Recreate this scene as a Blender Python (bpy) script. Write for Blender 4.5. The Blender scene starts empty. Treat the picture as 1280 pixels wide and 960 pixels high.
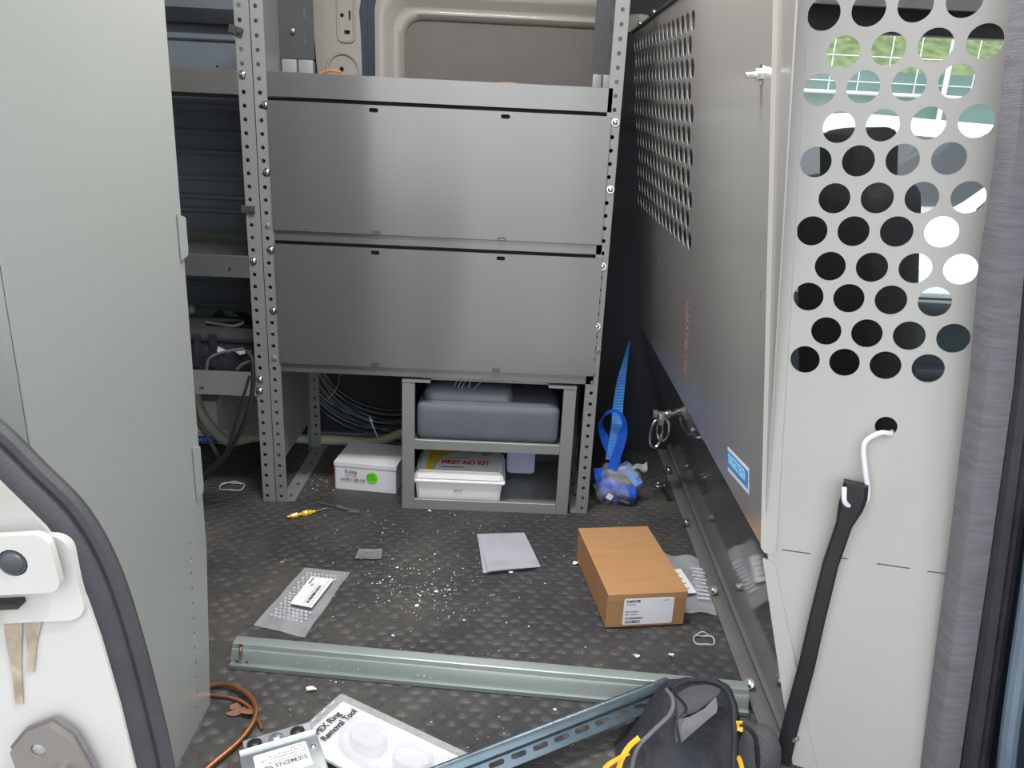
import bpy, bmesh, math, random
from mathutils import Vector, Matrix, Euler
random.seed(7)
PI = math.pi
C = bpy.context.scene.collection

# ------------------------------------------------------------------ camera
F_PX, PITCH, ROLL, YAW, CAM_H = 961.0, math.radians(18.1), math.radians(2.75), math.radians(1.0), 1.01
fw = Vector((math.sin(YAW)*math.cos(PITCH), math.cos(YAW)*math.cos(PITCH), -math.sin(PITCH)))
rt0 = Vector((math.cos(YAW), -math.sin(YAW), 0)); up0 = rt0.cross(fw)
rt = rt0*math.cos(ROLL) + up0*math.sin(ROLL)
up = -rt0*math.sin(ROLL) + up0*math.cos(ROLL)
CAM = Vector((0, 0, CAM_H))
cd = bpy.data.cameras.new('camera'); cam = bpy.data.objects.new('camera', cd); C.objects.link(cam)
cd.sensor_fit = 'HORIZONTAL'; cd.sensor_width = 36; cd.lens = 36*F_PX/1280; cd.clip_start = 0.02; cd.clip_end = 300
m3 = Matrix((rt, up, -fw)).transposed()
cam.matrix_world = Matrix.Translation(CAM) @ m3.to_4x4()
bpy.context.scene.camera = cam

# ------------------------------------------------------------------ world, sun, exposure
sc = bpy.context.scene
sc.view_settings.view_transform = 'Standard'; sc.view_settings.look = 'None'
sc.view_settings.gamma = 1; sc.view_settings.use_curve_mapping = False
sc.view_settings.exposure = 1.25
W = bpy.data.worlds.new('overcast sky'); sc.world = W; W.use_nodes = True
nt = W.node_tree; bg = nt.nodes['Background']
tc = nt.nodes.new('ShaderNodeTexCoord'); sep = nt.nodes.new('ShaderNodeSeparateXYZ'); cr = nt.nodes.new('ShaderNodeValToRGB')
nt.links.new(tc.outputs['Generated'], sep.inputs[0]); nt.links.new(sep.outputs['Z'], cr.inputs[0]); nt.links.new(cr.outputs[0], bg.inputs[0])
cr.color_ramp.elements[0].color = (0.62, 0.66, 0.70, 1); cr.color_ramp.elements[1].color = (1.25, 1.30, 1.36, 1)
bg.inputs[1].default_value = 1.15
FILL_W = 13.0                                            # power of the added fill light under the bay roof
sd = bpy.data.lights.new('sun', 'SUN'); sd.energy = 1.0; sd.angle = math.radians(3); sd.color = (1, .95, .86)
sun = bpy.data.objects.new('sun', sd); C.objects.link(sun)
sun.rotation_euler = Vector((-0.50, 0.20, -0.84)).to_track_quat('-Z', 'Y').to_euler()

# ------------------------------------------------------------------ measuring: photo ray -> place in the room
def ray(x, y): return fw + rt*((x-640)/F_PX) - up*((y-480)/F_PX)
def at(x, y, Y):                       # on the vertical plane at depth Y
    d = ray(x, y); return CAM + d*((Y-CAM.y)/d.y)
def fl(x, y, z=0.0):                   # on the horizontal plane at height z
    d = ray(x, y); return CAM + d*((z-CAM.z)/d.z)
def onX(x, y, X):
    d = ray(x, y); return CAM + d*((X-CAM.x)/d.x)

# ------------------------------------------------------------------ materials
MATS = {}
def mat(name, col, rough=.5, metal=0., var=.08, vscale=6., bump=0., bscale=80., coat=0., alpha=1., trans=0., stretch=None, emit=None, spec=.5, rvar=0., col2=None, thresh=None, ior=1.45):
    m = bpy.data.materials.new(name); m.use_nodes = True; n = m.node_tree; p = n.nodes['Principled BSDF']
    p.inputs['Roughness'].default_value = rough; p.inputs['Metallic'].default_value = metal
    p.inputs['Coat Weight'].default_value = coat; p.inputs['Alpha'].default_value = alpha
    p.inputs['Transmission Weight'].default_value = trans; p.inputs['Specular IOR Level'].default_value = spec
    p.inputs['IOR'].default_value = ior
    t = n.nodes.new('ShaderNodeTexCoord'); mp = n.nodes.new('ShaderNodeMapping')
    n.links.new(t.outputs['Object'], mp.inputs[0])
    if stretch: mp.inputs['Scale'].default_value = stretch
    no = n.nodes.new('ShaderNodeTexNoise'); no.inputs['Scale'].default_value = vscale; no.inputs['Detail'].default_value = 5
    n.links.new(mp.outputs[0], no.inputs['Vector'])
    r = n.nodes.new('ShaderNodeValToRGB'); n.links.new(no.outputs['Fac'], r.inputs[0])
    c = Vector(col)
    if col2 is None:
        lo, hi = c*(1-var), c*(1+var)
        r.color_ramp.elements[0].position = .3; r.color_ramp.elements[1].position = .7
    else:
        lo, hi = c, Vector(col2); a, b = thresh or (.45, .6)
        r.color_ramp.elements[0].position = a; r.color_ramp.elements[1].position = b
    r.color_ramp.elements[0].color = (*lo, 1); r.color_ramp.elements[1].color = (*[min(1, v) for v in hi], 1)
    n.links.new(r.outputs[0], p.inputs['Base Color'])
    if rvar:
        mr = n.nodes.new('ShaderNodeMapRange'); mr.inputs['To Min'].default_value = rough-rvar; mr.inputs['To Max'].default_value = rough+rvar
        n.links.new(no.outputs['Fac'], mr.inputs['Value']); n.links.new(mr.outputs[0], p.inputs['Roughness'])
    if bump:
        nb = n.nodes.new('ShaderNodeTexNoise'); nb.inputs['Scale'].default_value = bscale; nb.inputs['Detail'].default_value = 4
        n.links.new(mp.outputs[0], nb.inputs['Vector'])
        b = n.nodes.new('ShaderNodeBump'); b.inputs['Strength'].default_value = bump; b.inputs['Distance'].default_value = .002
        n.links.new(nb.outputs['Fac'], b.inputs['Height']); n.links.new(b.outputs[0], p.inputs['Normal'])
    if emit:
        p.inputs['Emission Color'].default_value = (*emit, 1); p.inputs['Emission Strength'].default_value = 1
    MATS[name] = m; return m
def srgb(r, g, b):
    f = lambda v: (v/255/12.92) if v/255 <= .04045 else ((v/255+.055)/1.055)**2.4
    return (f(r), f(g), f(b))

m_steel   = mat('grey painted steel', (.25, .26, .255), .42, .25, .05, 3, .08, 300)
m_door    = mat('grey satin steel door', (.27, .268, .26), .27, .7, .03, 2, .9, 4.5, stretch=(1, 1, .12))
for n_ in m_door.node_tree.nodes:
    if n_.type == 'BUMP': n_.inputs['Distance'].default_value = .012
    if n_.type == 'TEX_NOISE': n_.inputs['Detail'].default_value = 1
m_cab     = mat('sage grey cabinet paint', (.33, .352, .335), .40, .1, .03, 2, .05, 250)
m_part    = mat('galvanised partition sheet', (.46, .445, .43), .24, .55, .03, 2, 0, 60, rvar=.02)
m_wing    = mat('warm light grey paint', (.48, .465, .435), .5, .05, .02, 3, .03, 200)
m_mirror  = mat('polished partition sheet', (.86, .86, .86), .075, .95, .05, 3, 0, 40, rvar=.015)
m_dark    = mat('dark gunmetal steel', (.07, .075, .08), .45, .4, .1, 10)
m_footm   = mat('dull steel angle', (.20, .20, .195), .45, .4, .1, 10)
m_liner   = mat('black wall liner', (.022, .025, .032), .55, 0, .2, 5, .2, 150)
m_rib     = mat('dark blue grey wall sheet', (.20, .235, .27), .5, .1, .1, 5)
m_body    = mat('beige body paint', (.40, .375, .345), .35, 0, .03, 3, coat=.3)
m_bodysh  = mat('dull inner body skin', (.17, .153, .14), .6, 0, .05, 8)
m_white   = mat('white body paint', (.46, .45, .43), .3, 0, .03, 4, coat=.5)
m_stain   = mat('white body paint with rust stains', (.50, .49, .47), .35, 0, 0, 14, coat=.3, col2=(.33, .24, .15), thresh=(.50, .72), stretch=(1, 1, .3))
m_rubber  = mat('black rubber seal', (.035, .034, .040), .55, 0, .15, 30, .25, 400)
m_foam    = mat('grey foam seal', (.16, .155, .17), .8, 0, .18, 60, .5, 300, stretch=(.3, .3, 3))
m_navy    = mat('navy door trim', (.03, .045, .065), .4, 0, .2, 4)
m_bluegr  = mat('blue grey jamb paint', (.14, .19, .25), .3, 0, .15, 5, coat=.4)
m_chrome  = mat('bright zinc fastener', (.85, .85, .83), .18, 1, .05, 50)
m_dull    = mat('dull zinc', (.5, .5, .5), .35, .9, .1, 50)
m_hole    = mat('painted cavity shade', (.01, .01, .012), .9, 0, .1, 5)  # near-black colour paints in the shade inside slots and holes
m_mat     = mat('black rubber mat', (.042, .042, .045), .52, 0, 0, 5, .35, 250, col2=(.085, .080, .070), thresh=(.42, .75))
m_white_p = mat('white plastic', (.80, .79, .78), .3, 0, .02, 5)
m_paper   = mat('white paper', (.66, .66, .72), .7, 0, .03, 12, .1, 60)
m_card_w  = mat('white cardboard', (.66, .65, .68), .65, 0, .04, 12, .1, 90)
m_card_b  = mat('brown cardboard', srgb(170, 128, 86), .7, 0, .06, 10, .15, 120, stretch=(1, 6, 1))
m_card_e  = mat('cut cardboard edge', srgb(150, 105, 75), .8, 0, .1, 60)
m_label   = mat('white sticker', (.80, .80, .82), .45, 0, .02, 9)
m_ink     = mat('black ink', (.03, .03, .035), .6, 0, .1, 9)
m_greyink = mat('grey ink', (.20, .20, .22), .6, 0, .1, 9)
m_redink  = mat('red ink', (.62, .03, .04), .5, 0, .05, 9)
m_marker  = mat('faded red marker', (.36, .16, .16), .6, 0, .1, 60)
m_yellow  = mat('yellow print', (.80, .58, .03), .45, 0, .05, 9)
m_green   = mat('lime green sticker', srgb(90, 215, 20), .45, 0, .05, 9)
m_dkgreen = mat('dark green ink', srgb(40, 110, 20), .5, 0, .05, 9)
m_bluelab = mat('light blue sticker', srgb(60, 150, 215), .35, 0, .05, 9)
m_bluetape= mat('blue tape print', srgb(20, 90, 180), .5, 0, .05, 9)
m_palebl  = mat('pale blue ink', srgb(175, 215, 240), .4, 0, .05, 9)
m_strap   = mat('blue polyester webbing', srgb(22, 95, 215), .5, 0, .12, 20, .6, 500, stretch=(.4, .4, 3))
m_strap2  = mat('light blue webbing weave', srgb(90, 165, 240), .5, 0, .12, 20, .4, 500)
m_clear   = mat('clear plastic film', (.85, .88, .92), .12, 0, .04, 30, .8, 70, alpha=.22, spec=.9)
m_film    = mat('milky plastic film', (.70, .73, .78), .2, 0, .10, 30, .8, 90, alpha=.38, spec=.8)
m_bubble  = mat('bubble wrap', (.70, .73, .78), .15, 0, .1, 60, .6, 120, alpha=.5, spec=.9)
for m_, sc_w in ((m_strap, 60), (m_strap2, 60)):
    n = m_.node_tree; w_ = n.nodes.new('ShaderNodeTexWave'); w_.bands_direction = 'Z'; w_.inputs['Scale'].default_value = sc_w; w_.inputs['Distortion'].default_value = .6
    tcn = n.nodes.new('ShaderNodeTexCoord'); n.links.new(tcn.outputs['Object'], w_.inputs['Vector'])
    mx = n.nodes.new('ShaderNodeMix'); mx.data_type = 'RGBA'; pb_ = n.nodes['Principled BSDF']; src = pb_.inputs['Base Color'].links[0].from_socket
    n.links.new(src, mx.inputs['A']); mx.inputs['B'].default_value = (.006, .10, .50, 1) if m_ is m_strap2 else (.008, .05, .35, 1)
    mr_ = n.nodes.new('ShaderNodeMath'); mr_.operation = 'MULTIPLY'; mr_.inputs[1].default_value = .8 if m_ is m_strap2 else .25
    n.links.new(w_.outputs['Fac'], mr_.inputs[0]); n.links.new(mr_.outputs[0], mx.inputs['Factor']); n.links.new(mx.outputs['Result'], pb_.inputs['Base Color'])
m_lilac   = mat('lilac tinted plastic', (.55, .58, .80), .35, 0, .04, 6)
m_case    = mat('dark grey moulded plastic', (.115, .13, .15), .45, 0, .05, 20, .15, 300)
m_beam    = mat('grey green painted channel', (.25, .285, .275), .33, .25, .05, 6, .05, 120)
m_strut   = mat('blue zinc strut', (.13, .175, .205), .28, .75, .12, 12, rvar=.06)
m_bag     = mat('black nylon fabric', (.019, .021, .027), .7, 0, .25, 14, 1.0, 22)
for n_ in m_bag.node_tree.nodes:
    if n_.type == 'BUMP': n_.inputs['Distance'].default_value = .012
m_mesh    = mat('grey mesh fabric', (.055, .055, .06), .85, 0, 0, 900, .8, 900, col2=(.12, .12, .13), thresh=(.45, .6))
m_greyfab = mat('grey fabric lining', (.13, .125, .135), .8, 0, .1, 40, .4, 400)
m_amber   = mat('amber yellow webbing', (.80, .42, .02), .5, 0, .08, 40, .3, 400)
m_copper  = mat('copper', (.55, .22, .10), .35, .85, .1, 20)
m_copper2 = mat('tarnished copper leaf', (.55, .33, .24), .55, .4, .15, 60, .4, 150)
m_galv    = mat('galvanised plate', (.55, .60, .63), .28, .8, .08, 14, rvar=.08)
m_blk     = mat('black plastic', (.02, .02, .022), .4, 0, .15, 20)
m_cream   = mat('cream hose', (.52, .52, .40), .4, 0, .05, 10)
m_orange  = mat('orange cord', (.60, .22, .10), .5, 0, .1, 30)
m_tooly   = mat('amber screwdriver handle', (.75, .45, .03), .25, 0, .06, 20, coat=.5)
m_chip    = mat('white plaster crumb', (.75, .74, .70), .8, 0, .1, 90)
m_seat    = mat('black seat cloth', (.022, .024, .028), .8, 0, .2, 30, .3, 400)
m_doorpan = mat('door panel plastic', (.07, .09, .10), .45, 0, .1, 8)
m_headl   = mat('headliner cloth', (.70, .70, .66), .9, 0, .05, 30)
m_asph    = mat('asphalt', (.22, .22, .22), .9, 0, .2, 3, .5, 60)
m_grass   = mat('grass bank', (.045, .09, .02), .9, 0, 0, 5, .8, 20, col2=(.13, .17, .05), thresh=(.4, .6))
m_fence   = mat('green fence mesh', (.10, .20, .17), .6, 0, .12, 3)
m_carw    = mat('white car paint', (.80, .80, .82), .2, 0, .02, 3, coat=.6)
m_glass   = mat('dark car glass', (.03, .04, .05), .05, 0, .1, 3, spec=.9)
m_clearg  = mat('window glass', (.9, .95, .95), .02, 0, .01, 2, alpha=.12, spec=.8)
m_tyre    = mat('tyre', (.02, .02, .02), .8, 0, .1, 30)
m_alu     = mat('aluminium sill strip', (.42, .43, .45), .3, .8, .1, 8, stretch=(.3, 6, 1))

# ------------------------------------------------------------------ mesh helpers
ROOT = {}
def new(): return bmesh.new()
def box(bm, c, s, rot=None, bev=0., seg=2):
    t = bmesh.new(); bmesh.ops.create_cube(t, size=1)
    for v in t.verts: v.co = Vector((v.co.x*s[0], v.co.y*s[1], v.co.z*s[2]))
    if bev: bmesh.ops.bevel(t, geom=t.edges[:], offset=bev, segments=seg, affect='EDGES', profile=.6)
    M = Matrix.Translation(Vector(c)) @ (rot.to_4x4() if rot else Matrix.Identity(4))
    merge(bm, t, M); return bm
def box2(bm, a, b, bev=0., seg=2):
    a, b = Vector(a), Vector(b); return box(bm, (a+b)/2, [abs(v) for v in (b-a)], None, bev, seg)
def merge(bm, t, M=None):
    mp = {}
    for v in t.verts: mp[v] = bm.verts.new(M @ v.co if M else v.co)
    for f in t.faces:
        try: bm.faces.new([mp[v] for v in f.verts])
        except ValueError: pass
    t.free()
def frame(d):
    d = d.normalized(); u = d.orthogonal().normalized(); return u, d.cross(u)
def cyl(bm, a, b, r, n=12, r2=None, cap=True):
    a, b = Vector(a), Vector(b); u, w = frame(b-a); r2 = r if r2 is None else r2
    R0 = [bm.verts.new(a+(u*math.cos(t)+w*math.sin(t))*r) for t in [2*PI*i/n for i in range(n)]]
    R1 = [bm.verts.new(b+(u*math.cos(t)+w*math.sin(t))*r2) for t in [2*PI*i/n for i in range(n)]]
    for i in range(n): bm.faces.new([R0[i], R0[(i+1) % n], R1[(i+1) % n], R1[i]])
    if cap: bm.faces.new(R0[::-1]); bm.faces.new(R1)
    return bm
def catmull(P, k=6, closed=False):
    P = [Vector(p) for p in P]; out = []; n = len(P)
    rng = range(n) if closed else range(n-1)
    for i in rng:
        p1, p2 = P[i], P[(i+1) % n]
        p0 = P[(i-1) % n] if (closed or i > 0) else p1*2-p2
        p3 = P[(i+2) % n] if (closed or i < n-2) else p2*2-p1
        for j in range(k):
            t = j/k
            out.append(.5*((2*p1)+(p2-p0)*t+(2*p0-5*p1+4*p2-p3)*t*t+(3*p1-p0-3*p2+p3)*t**3))
    if not closed: out.append(P[-1])
    return out
def tube(bm, path, r, n=8, k=6, closed=False, smooth=True):
    P = catmull(path, k, closed) if smooth else [Vector(p) for p in path]
    rings = []; u = None; m = len(P)
    for i, p in enumerate(P):
        d = (P[(i+1) % m]-P[(i-1) % m]) if (closed or 0 < i < m-1) else (P[1]-P[0] if i == 0 else P[-1]-P[-2])
        d.normalize()
        if u is None: u = d.orthogonal().normalized()
        u = (u-d*u.dot(d)).normalized(); w = d.cross(u)
        rr = r(i/(m-1)) if callable(r) else r
        rings.append([bm.verts.new(p+(u*math.cos(a)+w*math.sin(a))*rr) for a in [2*PI*j/n for j in range(n)]])
    for i in range(m if closed else m-1):
        A, B = rings[i], rings[(i+1) % m]
        for j in range(n): bm.faces.new([A[j], A[(j+1) % n], B[(j+1) % n], B[j]])
    if not closed: bm.faces.new(rings[0][::-1]); bm.faces.new(rings[-1])
    return bm
def sweep(bm, prof, path, side, nrm, closed_prof=True):
    """profile points (a,b) placed as p + side*a + nrm*b along straight/curved path; side/nrm vectors or lists"""
    rings = []
    for i, p in enumerate(path):
        s = side[i] if isinstance(side, list) else side; q = nrm[i] if isinstance(nrm, list) else nrm
        rings.append([bm.verts.new(Vector(p)+Vector(s)*a+Vector(q)*b) for a, b in prof])
    n = len(prof)
    for i in range(len(rings)-1):
        for j in range(n if closed_prof else n-1):
            bm.faces.new([rings[i][j], rings[i][(j+1) % n], rings[i+1][(j+1) % n], rings[i+1][j]])
    if closed_prof: bm.faces.new(rings[0][::-1]); bm.faces.new(rings[-1])
    return bm
def ribbon(bm, path, width, wdir, th=.0015, k=6):
    P = catmull(path, k); n = len(P); L = len(path)-1; rings = []
    for i, p in enumerate(P):
        t = i/(n-1)*L; j = min(int(t), L-1); f = t-j
        wd = (Vector(wdir[j]).lerp(Vector(wdir[j+1]), f)) if isinstance(wdir, list) else Vector(wdir)
        ww = (width[j]*(1-f)+width[j+1]*f) if isinstance(width, list) else width
        d = (P[min(i+1, n-1)]-P[max(i-1, 0)]).normalized(); wd = (wd-d*wd.dot(d)).normalized(); q = d.cross(wd)
        rings.append([bm.verts.new(p+wd*a*ww/2+q*b*th/2) for a, b in ((-1, -1), (1, -1), (1, 1), (-1, 1))])
    for i in range(n-1):
        for j in range(4): bm.faces.new([rings[i][j], rings[i][(j+1) % 4], rings[i+1][(j+1) % 4], rings[i+1][j]])
    bm.faces.new(rings[0][::-1]); bm.faces.new(rings[-1]); return bm
def prism(bm, pts, vec):
    """closed polygon (3D points) pushed along vec"""
    vec = Vector(vec); A = [bm.verts.new(Vector(p)) for p in pts]; B = [bm.verts.new(Vector(p)+vec) for p in pts]
    bm.faces.new(A[::-1]); bm.faces.new(B); n = len(A)
    for i in range(n): bm.faces.new([A[i], A[(i+1) % n], B[(i+1) % n], B[i]])
    return bm
def circ(x, y, r, n=20, ry=None): return [(x+r*math.cos(2*PI*i/n), y+(ry or r)*math.sin(2*PI*i/n)) for i in range(n)]
def slot(x, y, w, h, n=6):
    r = min(w, h)/2; o = []
    if w >= h:
        for i in range(n+1): a = -PI/2+PI*i/n; o.append((x+w/2-r+r*math.cos(a), y+r*math.sin(a)))
        for i in range(n+1): a = PI/2+PI*i/n; o.append((x-w/2+r+r*math.cos(a), y+r*math.sin(a)))
    else:
        for i in range(n+1): a = PI*i/n; o.append((x+r*math.cos(a), y+h/2-r+r*math.sin(a)))
        for i in range(n+1): a = PI+PI*i/n; o.append((x+r*math.cos(a), y-h/2+r+r*math.sin(a)))
    return o
def rrect(x0, y0, x1, y1, r, n=6):
    o = []
    for cx, cy, a0 in ((x1-r, y1-r, 0), (x0+r, y1-r, PI/2), (x0+r, y0+r, PI), (x1-r, y0+r, 1.5*PI)):
        for i in range(n+1): a = a0+PI/2*i/n; o.append((cx+r*math.cos(a), cy+r*math.sin(a)))
    return o
def plate(bm, outline, holes, th, M):
    """sheet with real holes; 2D outline in the plane of matrix M, thickness th centred on it"""
    cu = bpy.data.curves.new('t', 'CURVE'); cu.dimensions = '2D'; cu.fill_mode = 'BOTH'; cu.extrude = th/2
    for loop in [outline]+list(holes):
        s = cu.splines.new('POLY'); s.points.add(len(loop)-1); s.use_cyclic_u = True
        for i, q in enumerate(loop): s.points[i].co = (q[0], q[1], 0, 1)
    o = bpy.data.objects.new('t', cu); C.objects.link(o)
    me = bpy.data.meshes.new_from_object(o.evaluated_get(bpy.context.evaluated_depsgraph_get()))
    t = bmesh.new(); t.from_mesh(me); merge(bm, t, M)
    bpy.data.objects.remove(o); bpy.data.curves.remove(cu); bpy.data.meshes.remove(me); return bm
def plane(o, u, v):
    u = Vector(u).normalized(); v = Vector(v); v = (v-u*v.dot(u)).normalized(); w = u.cross(v)
    return Matrix.Translation(Vector(o)) @ Matrix((u, v, w)).transposed().to_4x4()
XZ = lambda Y: plane((0, Y, 0), (1, 0, 0), (0, 0, 1))        # looks towards -Y
YZ = lambda X: plane((X, 0, 0), (0, 1, 0), (0, 0, 1))
def rootof(o):
    while o.parent: o = o.parent
    return o
def obj(name, bm, m, parent=None, label=None, stuff=False, local=False, sharp=32):
    me = bpy.data.meshes.new(name)
    bmesh.ops.recalc_face_normals(bm, faces=bm.faces[:])
    if parent and not local:
        l = ROOT[rootof(parent).name]
        for v in bm.verts: v.co -= l
    base = None
    if not parent and bm.verts:                              # origin at the base of the piece
        xs = [v.co for v in bm.verts]
        base = Vector((sum(v.x for v in xs)/len(xs), sum(v.y for v in xs)/len(xs), min(v.z for v in xs)))
        for v in bm.verts: v.co -= base
    bm.to_mesh(me); bm.free(); me.materials.append(m)
    me.polygons.foreach_set('use_smooth', [True]*len(me.polygons)); me.set_sharp_from_angle(angle=math.radians(sharp))
    o = bpy.data.objects.new(name, me); C.objects.link(o)
    if parent: o.parent = parent
    elif base is not None: o.location = base; ROOT[o.name] = base
    if label: o['label'] = label
    if stuff: o['kind'] = 'stuff'
    return o
def thing(name, label, cat, loc=(0, 0, 0), rz=0., group=None, rot=None):
    o = bpy.data.objects.new(name, None); C.objects.link(o); o.empty_display_size = .05
    o.location = loc; o.rotation_euler = rot or (0, 0, rz); ROOT[o.name] = Vector(loc)
    o['label'] = label; o['category'] = cat
    if group: o['group'] = group
    return o
def tag(o, label, cat, group=None):
    o['label'] = label; o['category'] = cat
    if group: o['group'] = group
    return o
def struct(name, bm, m, parent=None):
    o = obj(name, bm, m, parent)
    if not parent: o['kind'] = 'structure'
    return o
def text(body, size, m, M, parent, name='lettering', local=False, sx=1., bold=0.):
    cu = bpy.data.curves.new('t', 'FONT'); cu.body = body; cu.size = size; cu.extrude = .0002; cu.offset = bold
    cu.align_x = 'LEFT'; cu.align_y = 'CENTER'; cu.resolution_u = 3
    o = bpy.data.objects.new('t', cu); C.objects.link(o)
    me = bpy.data.meshes.new_from_object(o.evaluated_get(bpy.context.evaluated_depsgraph_get()))
    t = bmesh.new(); t.from_mesh(me)
    bpy.data.objects.remove(o); bpy.data.curves.remove(cu); bpy.data.meshes.remove(me)
    bm = bmesh.new(); merge(bm, t, M @ Matrix.Diagonal((sx, 1, 1, 1)))
    return obj(name, bm, m, parent, local=local)
def dome(bm, c, n, r, h=None, seg=12):
    c, n = Vector(c), Vector(n).normalized(); h = h or r*.6; u, w = frame(n); prev = None
    for k in range(4):
        a = PI/2*k/4; rr, hh = r*math.cos(a), h*math.sin(a)
        ring = [bm.verts.new(c+n*hh+(u*math.cos(t)+w*math.sin(t))*rr) for t in [2*PI*i/seg for i in range(seg)]]
        if prev:
            for i in range(seg): bm.faces.new([prev[i], prev[(i+1) % seg], ring[(i+1) % seg], ring[i]])
        prev = ring
    top = bm.verts.new(c+n*h)
    for i in range(seg): bm.faces.new([prev[i], prev[(i+1) % seg], top])
    return bm
def screw(parent, c, n, r=.008, m=None):
    b = new(); n = Vector(n).normalized(); c = Vector(c)
    cyl(b, c, c+n*.0015, r*1.1, 14); dome(b, c+n*.0012, n, r*.85, r*.7)
    return obj('screw', b, m or m_chrome, parent)
def hexbolt(parent, c, n, r=.010, h=.008, wash=1.7, stud=.014):
    b = new(); n = Vector(n).normalized(); c = Vector(c)
    cyl(b, c, c+n*.002, r*wash, 18); cyl(b, c+n*.002, c+n*(.002+h), r, 6); cyl(b, c+n*(.002+h), c+n*(.002+h+stud), r*.5, 10)
    return obj('bolt', b, m_chrome, parent)
def grid(bm, nu, nv, fn, th=0.):
    V = [[bm.verts.new(fn(i/nu, j/nv)) for j in range(nv+1)] for i in range(nu+1)]
    for i in range(nu):
        for j in range(nv): bm.faces.new([V[i][j], V[i+1][j], V[i+1][j+1], V[i][j+1]])
    if th: bmesh.ops.solidify(bm, geom=bm.faces[:], thickness=th)
    return bm

# ================================================================== THE SETTING
# --- van floor and its scaled rubber mat
b = new(); box2(b, (-2.3, .62, -.06), (.66, 2.43, -.001)); floor = struct('floor', b, m_mat)
b = new()
SW, SR = .038, .0195
for j in range(int(1.62/SR)):
    y0 = .80+j*SR
    for i in range(-36, 17):
        x0 = i*SW+(SW/2 if j % 2 else 0)
        if x0 > .60: continue
        if x0 < -.56 and y0 < 1.15: continue
        N = 8; h = .0017+random.uniform(-.0002, .0002); tilt = random.uniform(-.0003, .0003); w2 = SW*.485
        rim = []; out = []
        for k in range(N+1):
            a = PI+PI*k/N; cx, cy = math.cos(a), math.sin(a); e = .75
            cx = abs(cx)**e*(1 if cx > 0 else -1); cy = -abs(cy)**e
            rim.append(b.verts.new((x0+cx*w2, y0+cy*SR*1.02, h*(.55+.45*abs(cy))+tilt*cx)))
            out.append(b.verts.new((x0+cx*(w2+.0008), y0+cy*SR*1.10, 0)))
        back = [b.verts.new((x0+w2*.62, y0+SR*.55, .0004)), b.verts.new((x0, y0+SR*.98, .0002)), b.verts.new((x0-w2*.62, y0+SR*.55, .0004))]
        mid = b.verts.new((x0, y0, .0010)); L_ = rim+back
        for k in range(len(L_)): b.faces.new([mid, L_[k], L_[(k+1) % len(L_)]])
        for k in range(N): b.faces.new([rim[k], out[k], out[k+1], rim[k+1]])
o = obj('mat_scales', b, m_mat, floor, stuff=True, sharp=50)

# --- far side of the van
b = new(); box2(b, (-2.3, 2.56, .0), (.80, 2.60, 1.75)); wall_back = struct('wall_back', b, m_bodysh)
b = new(); box2(b, (-2.3, 2.42, -.02), (-.62, 2.44, .32)); box2(b, (-.62, 2.42, -.02), (.62, 2.46, 1.03)); obj('liner', b, m_liner, wall_back)
b = new(); box2(b, (.262, 2.46, .9), (.62, 2.50, 1.305)); box2(b, (.262, 2.46, 1.3), (.30, 2.50, 1.75)); box2(b, (.30, 2.50, 1.36), (.50, 2.54, 1.42)); obj('dark_pillar_strip', b, m_liner, wall_back)
# inner body panels above the shelf: pillar, dark gap, pressed window blank
def sh(pts, Y, th, m, name, holes=()):
    b = new(); plate(b, pts, holes, th, XZ(Y)); return obj(name, b, m, wall_back)
sh([(-.58, 1.0), (-.452, 1.0), (-.458, 1.27), (-.462, 1.33), (-.445, 1.42), (-.445, 1.75), (-.60, 1.75), (-.60, 1.3)], 2.515, .012, m_body, 'pillar_panel',
   [circ(-.517, 1.168, .007, 12), [(-.507, 1.236+.03), (-.490, 1.236+.03), (-.490, 1.247+.03), (-.507, 1.247+.03)][:4], circ(-.513, 1.317, .006, 10), [(-.493, 1.305), (-.487, 1.305), (-.487, 1.33), (-.493, 1.33)]])
b = new(); tube(b, [Vector((x, 2.506, z)) for x, z in rrect(-.525, 1.245, -.476, 1.40, .016, 4)], .004, 6, 1, closed=True); obj('pressed_rib', b, m_body, wall_back)
b = new(); tube(b, [Vector((x, 2.506, z)) for x, z in circ(-.512, 1.165, .048, 20)], .005, 6, 1, closed=True); obj('pressed_rib', b, m_body, wall_back)
sh([(-.72, 1.0), (-.60, 1.0), (-.62, 1.75), (-.72, 1.75)], 2.53, .02, m_steel, 'rear_pillar_panel')
b = new(); box2(b, (-.60, 2.525, 1.0), (-.44, 2.55, 1.75)); box2(b, (-.46, 2.53, 1.0), (-.41, 2.55, 1.75)); obj('gap_shade_strip', b, m_navy, wall_back)  # navy strips paint in the darkness of the open gap
# window blank: outer field with rounded opening, stepped inward (rings lofted from section to section)
def ringpts(inset, r): return rrect(-.415+inset, .95+inset, .40-inset, 1.405-inset, r, 8)
secs = [(0.0, .07, 2.505), (.016, .07, 2.500), (.032, .065, 2.506), (.050, .062, 2.535), (.062, .060, 2.538), (.070, .058, 2.534), (.080, .055, 2.545), (.084, .052, 2.556)]
b = new(); prev = None
for ins, r, Y in secs:
    ring = [b.verts.new((x, Y, z)) for x, z in ringpts(ins, r)]
    if prev:
        for i in range(len(ring)): b.faces.new([prev[i], prev[(i+1) % len(ring)], ring[(i+1) % len(ring)], ring[i]])
    prev = ring
obj('window_blank_frame', b, m_body, wall_back, sharp=70)
b = new(); box2(b, (-.42, 2.515, 1.385), (.62, 2.54, 1.75)); obj('upper_rail', b, m_navy, wall_back)
b = new(); box2(b, (-.42, 2.50, 1.43), (.62, 2.53, 1.75)); obj('roof_rail_panel', b, m_body, wall_back)
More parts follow.
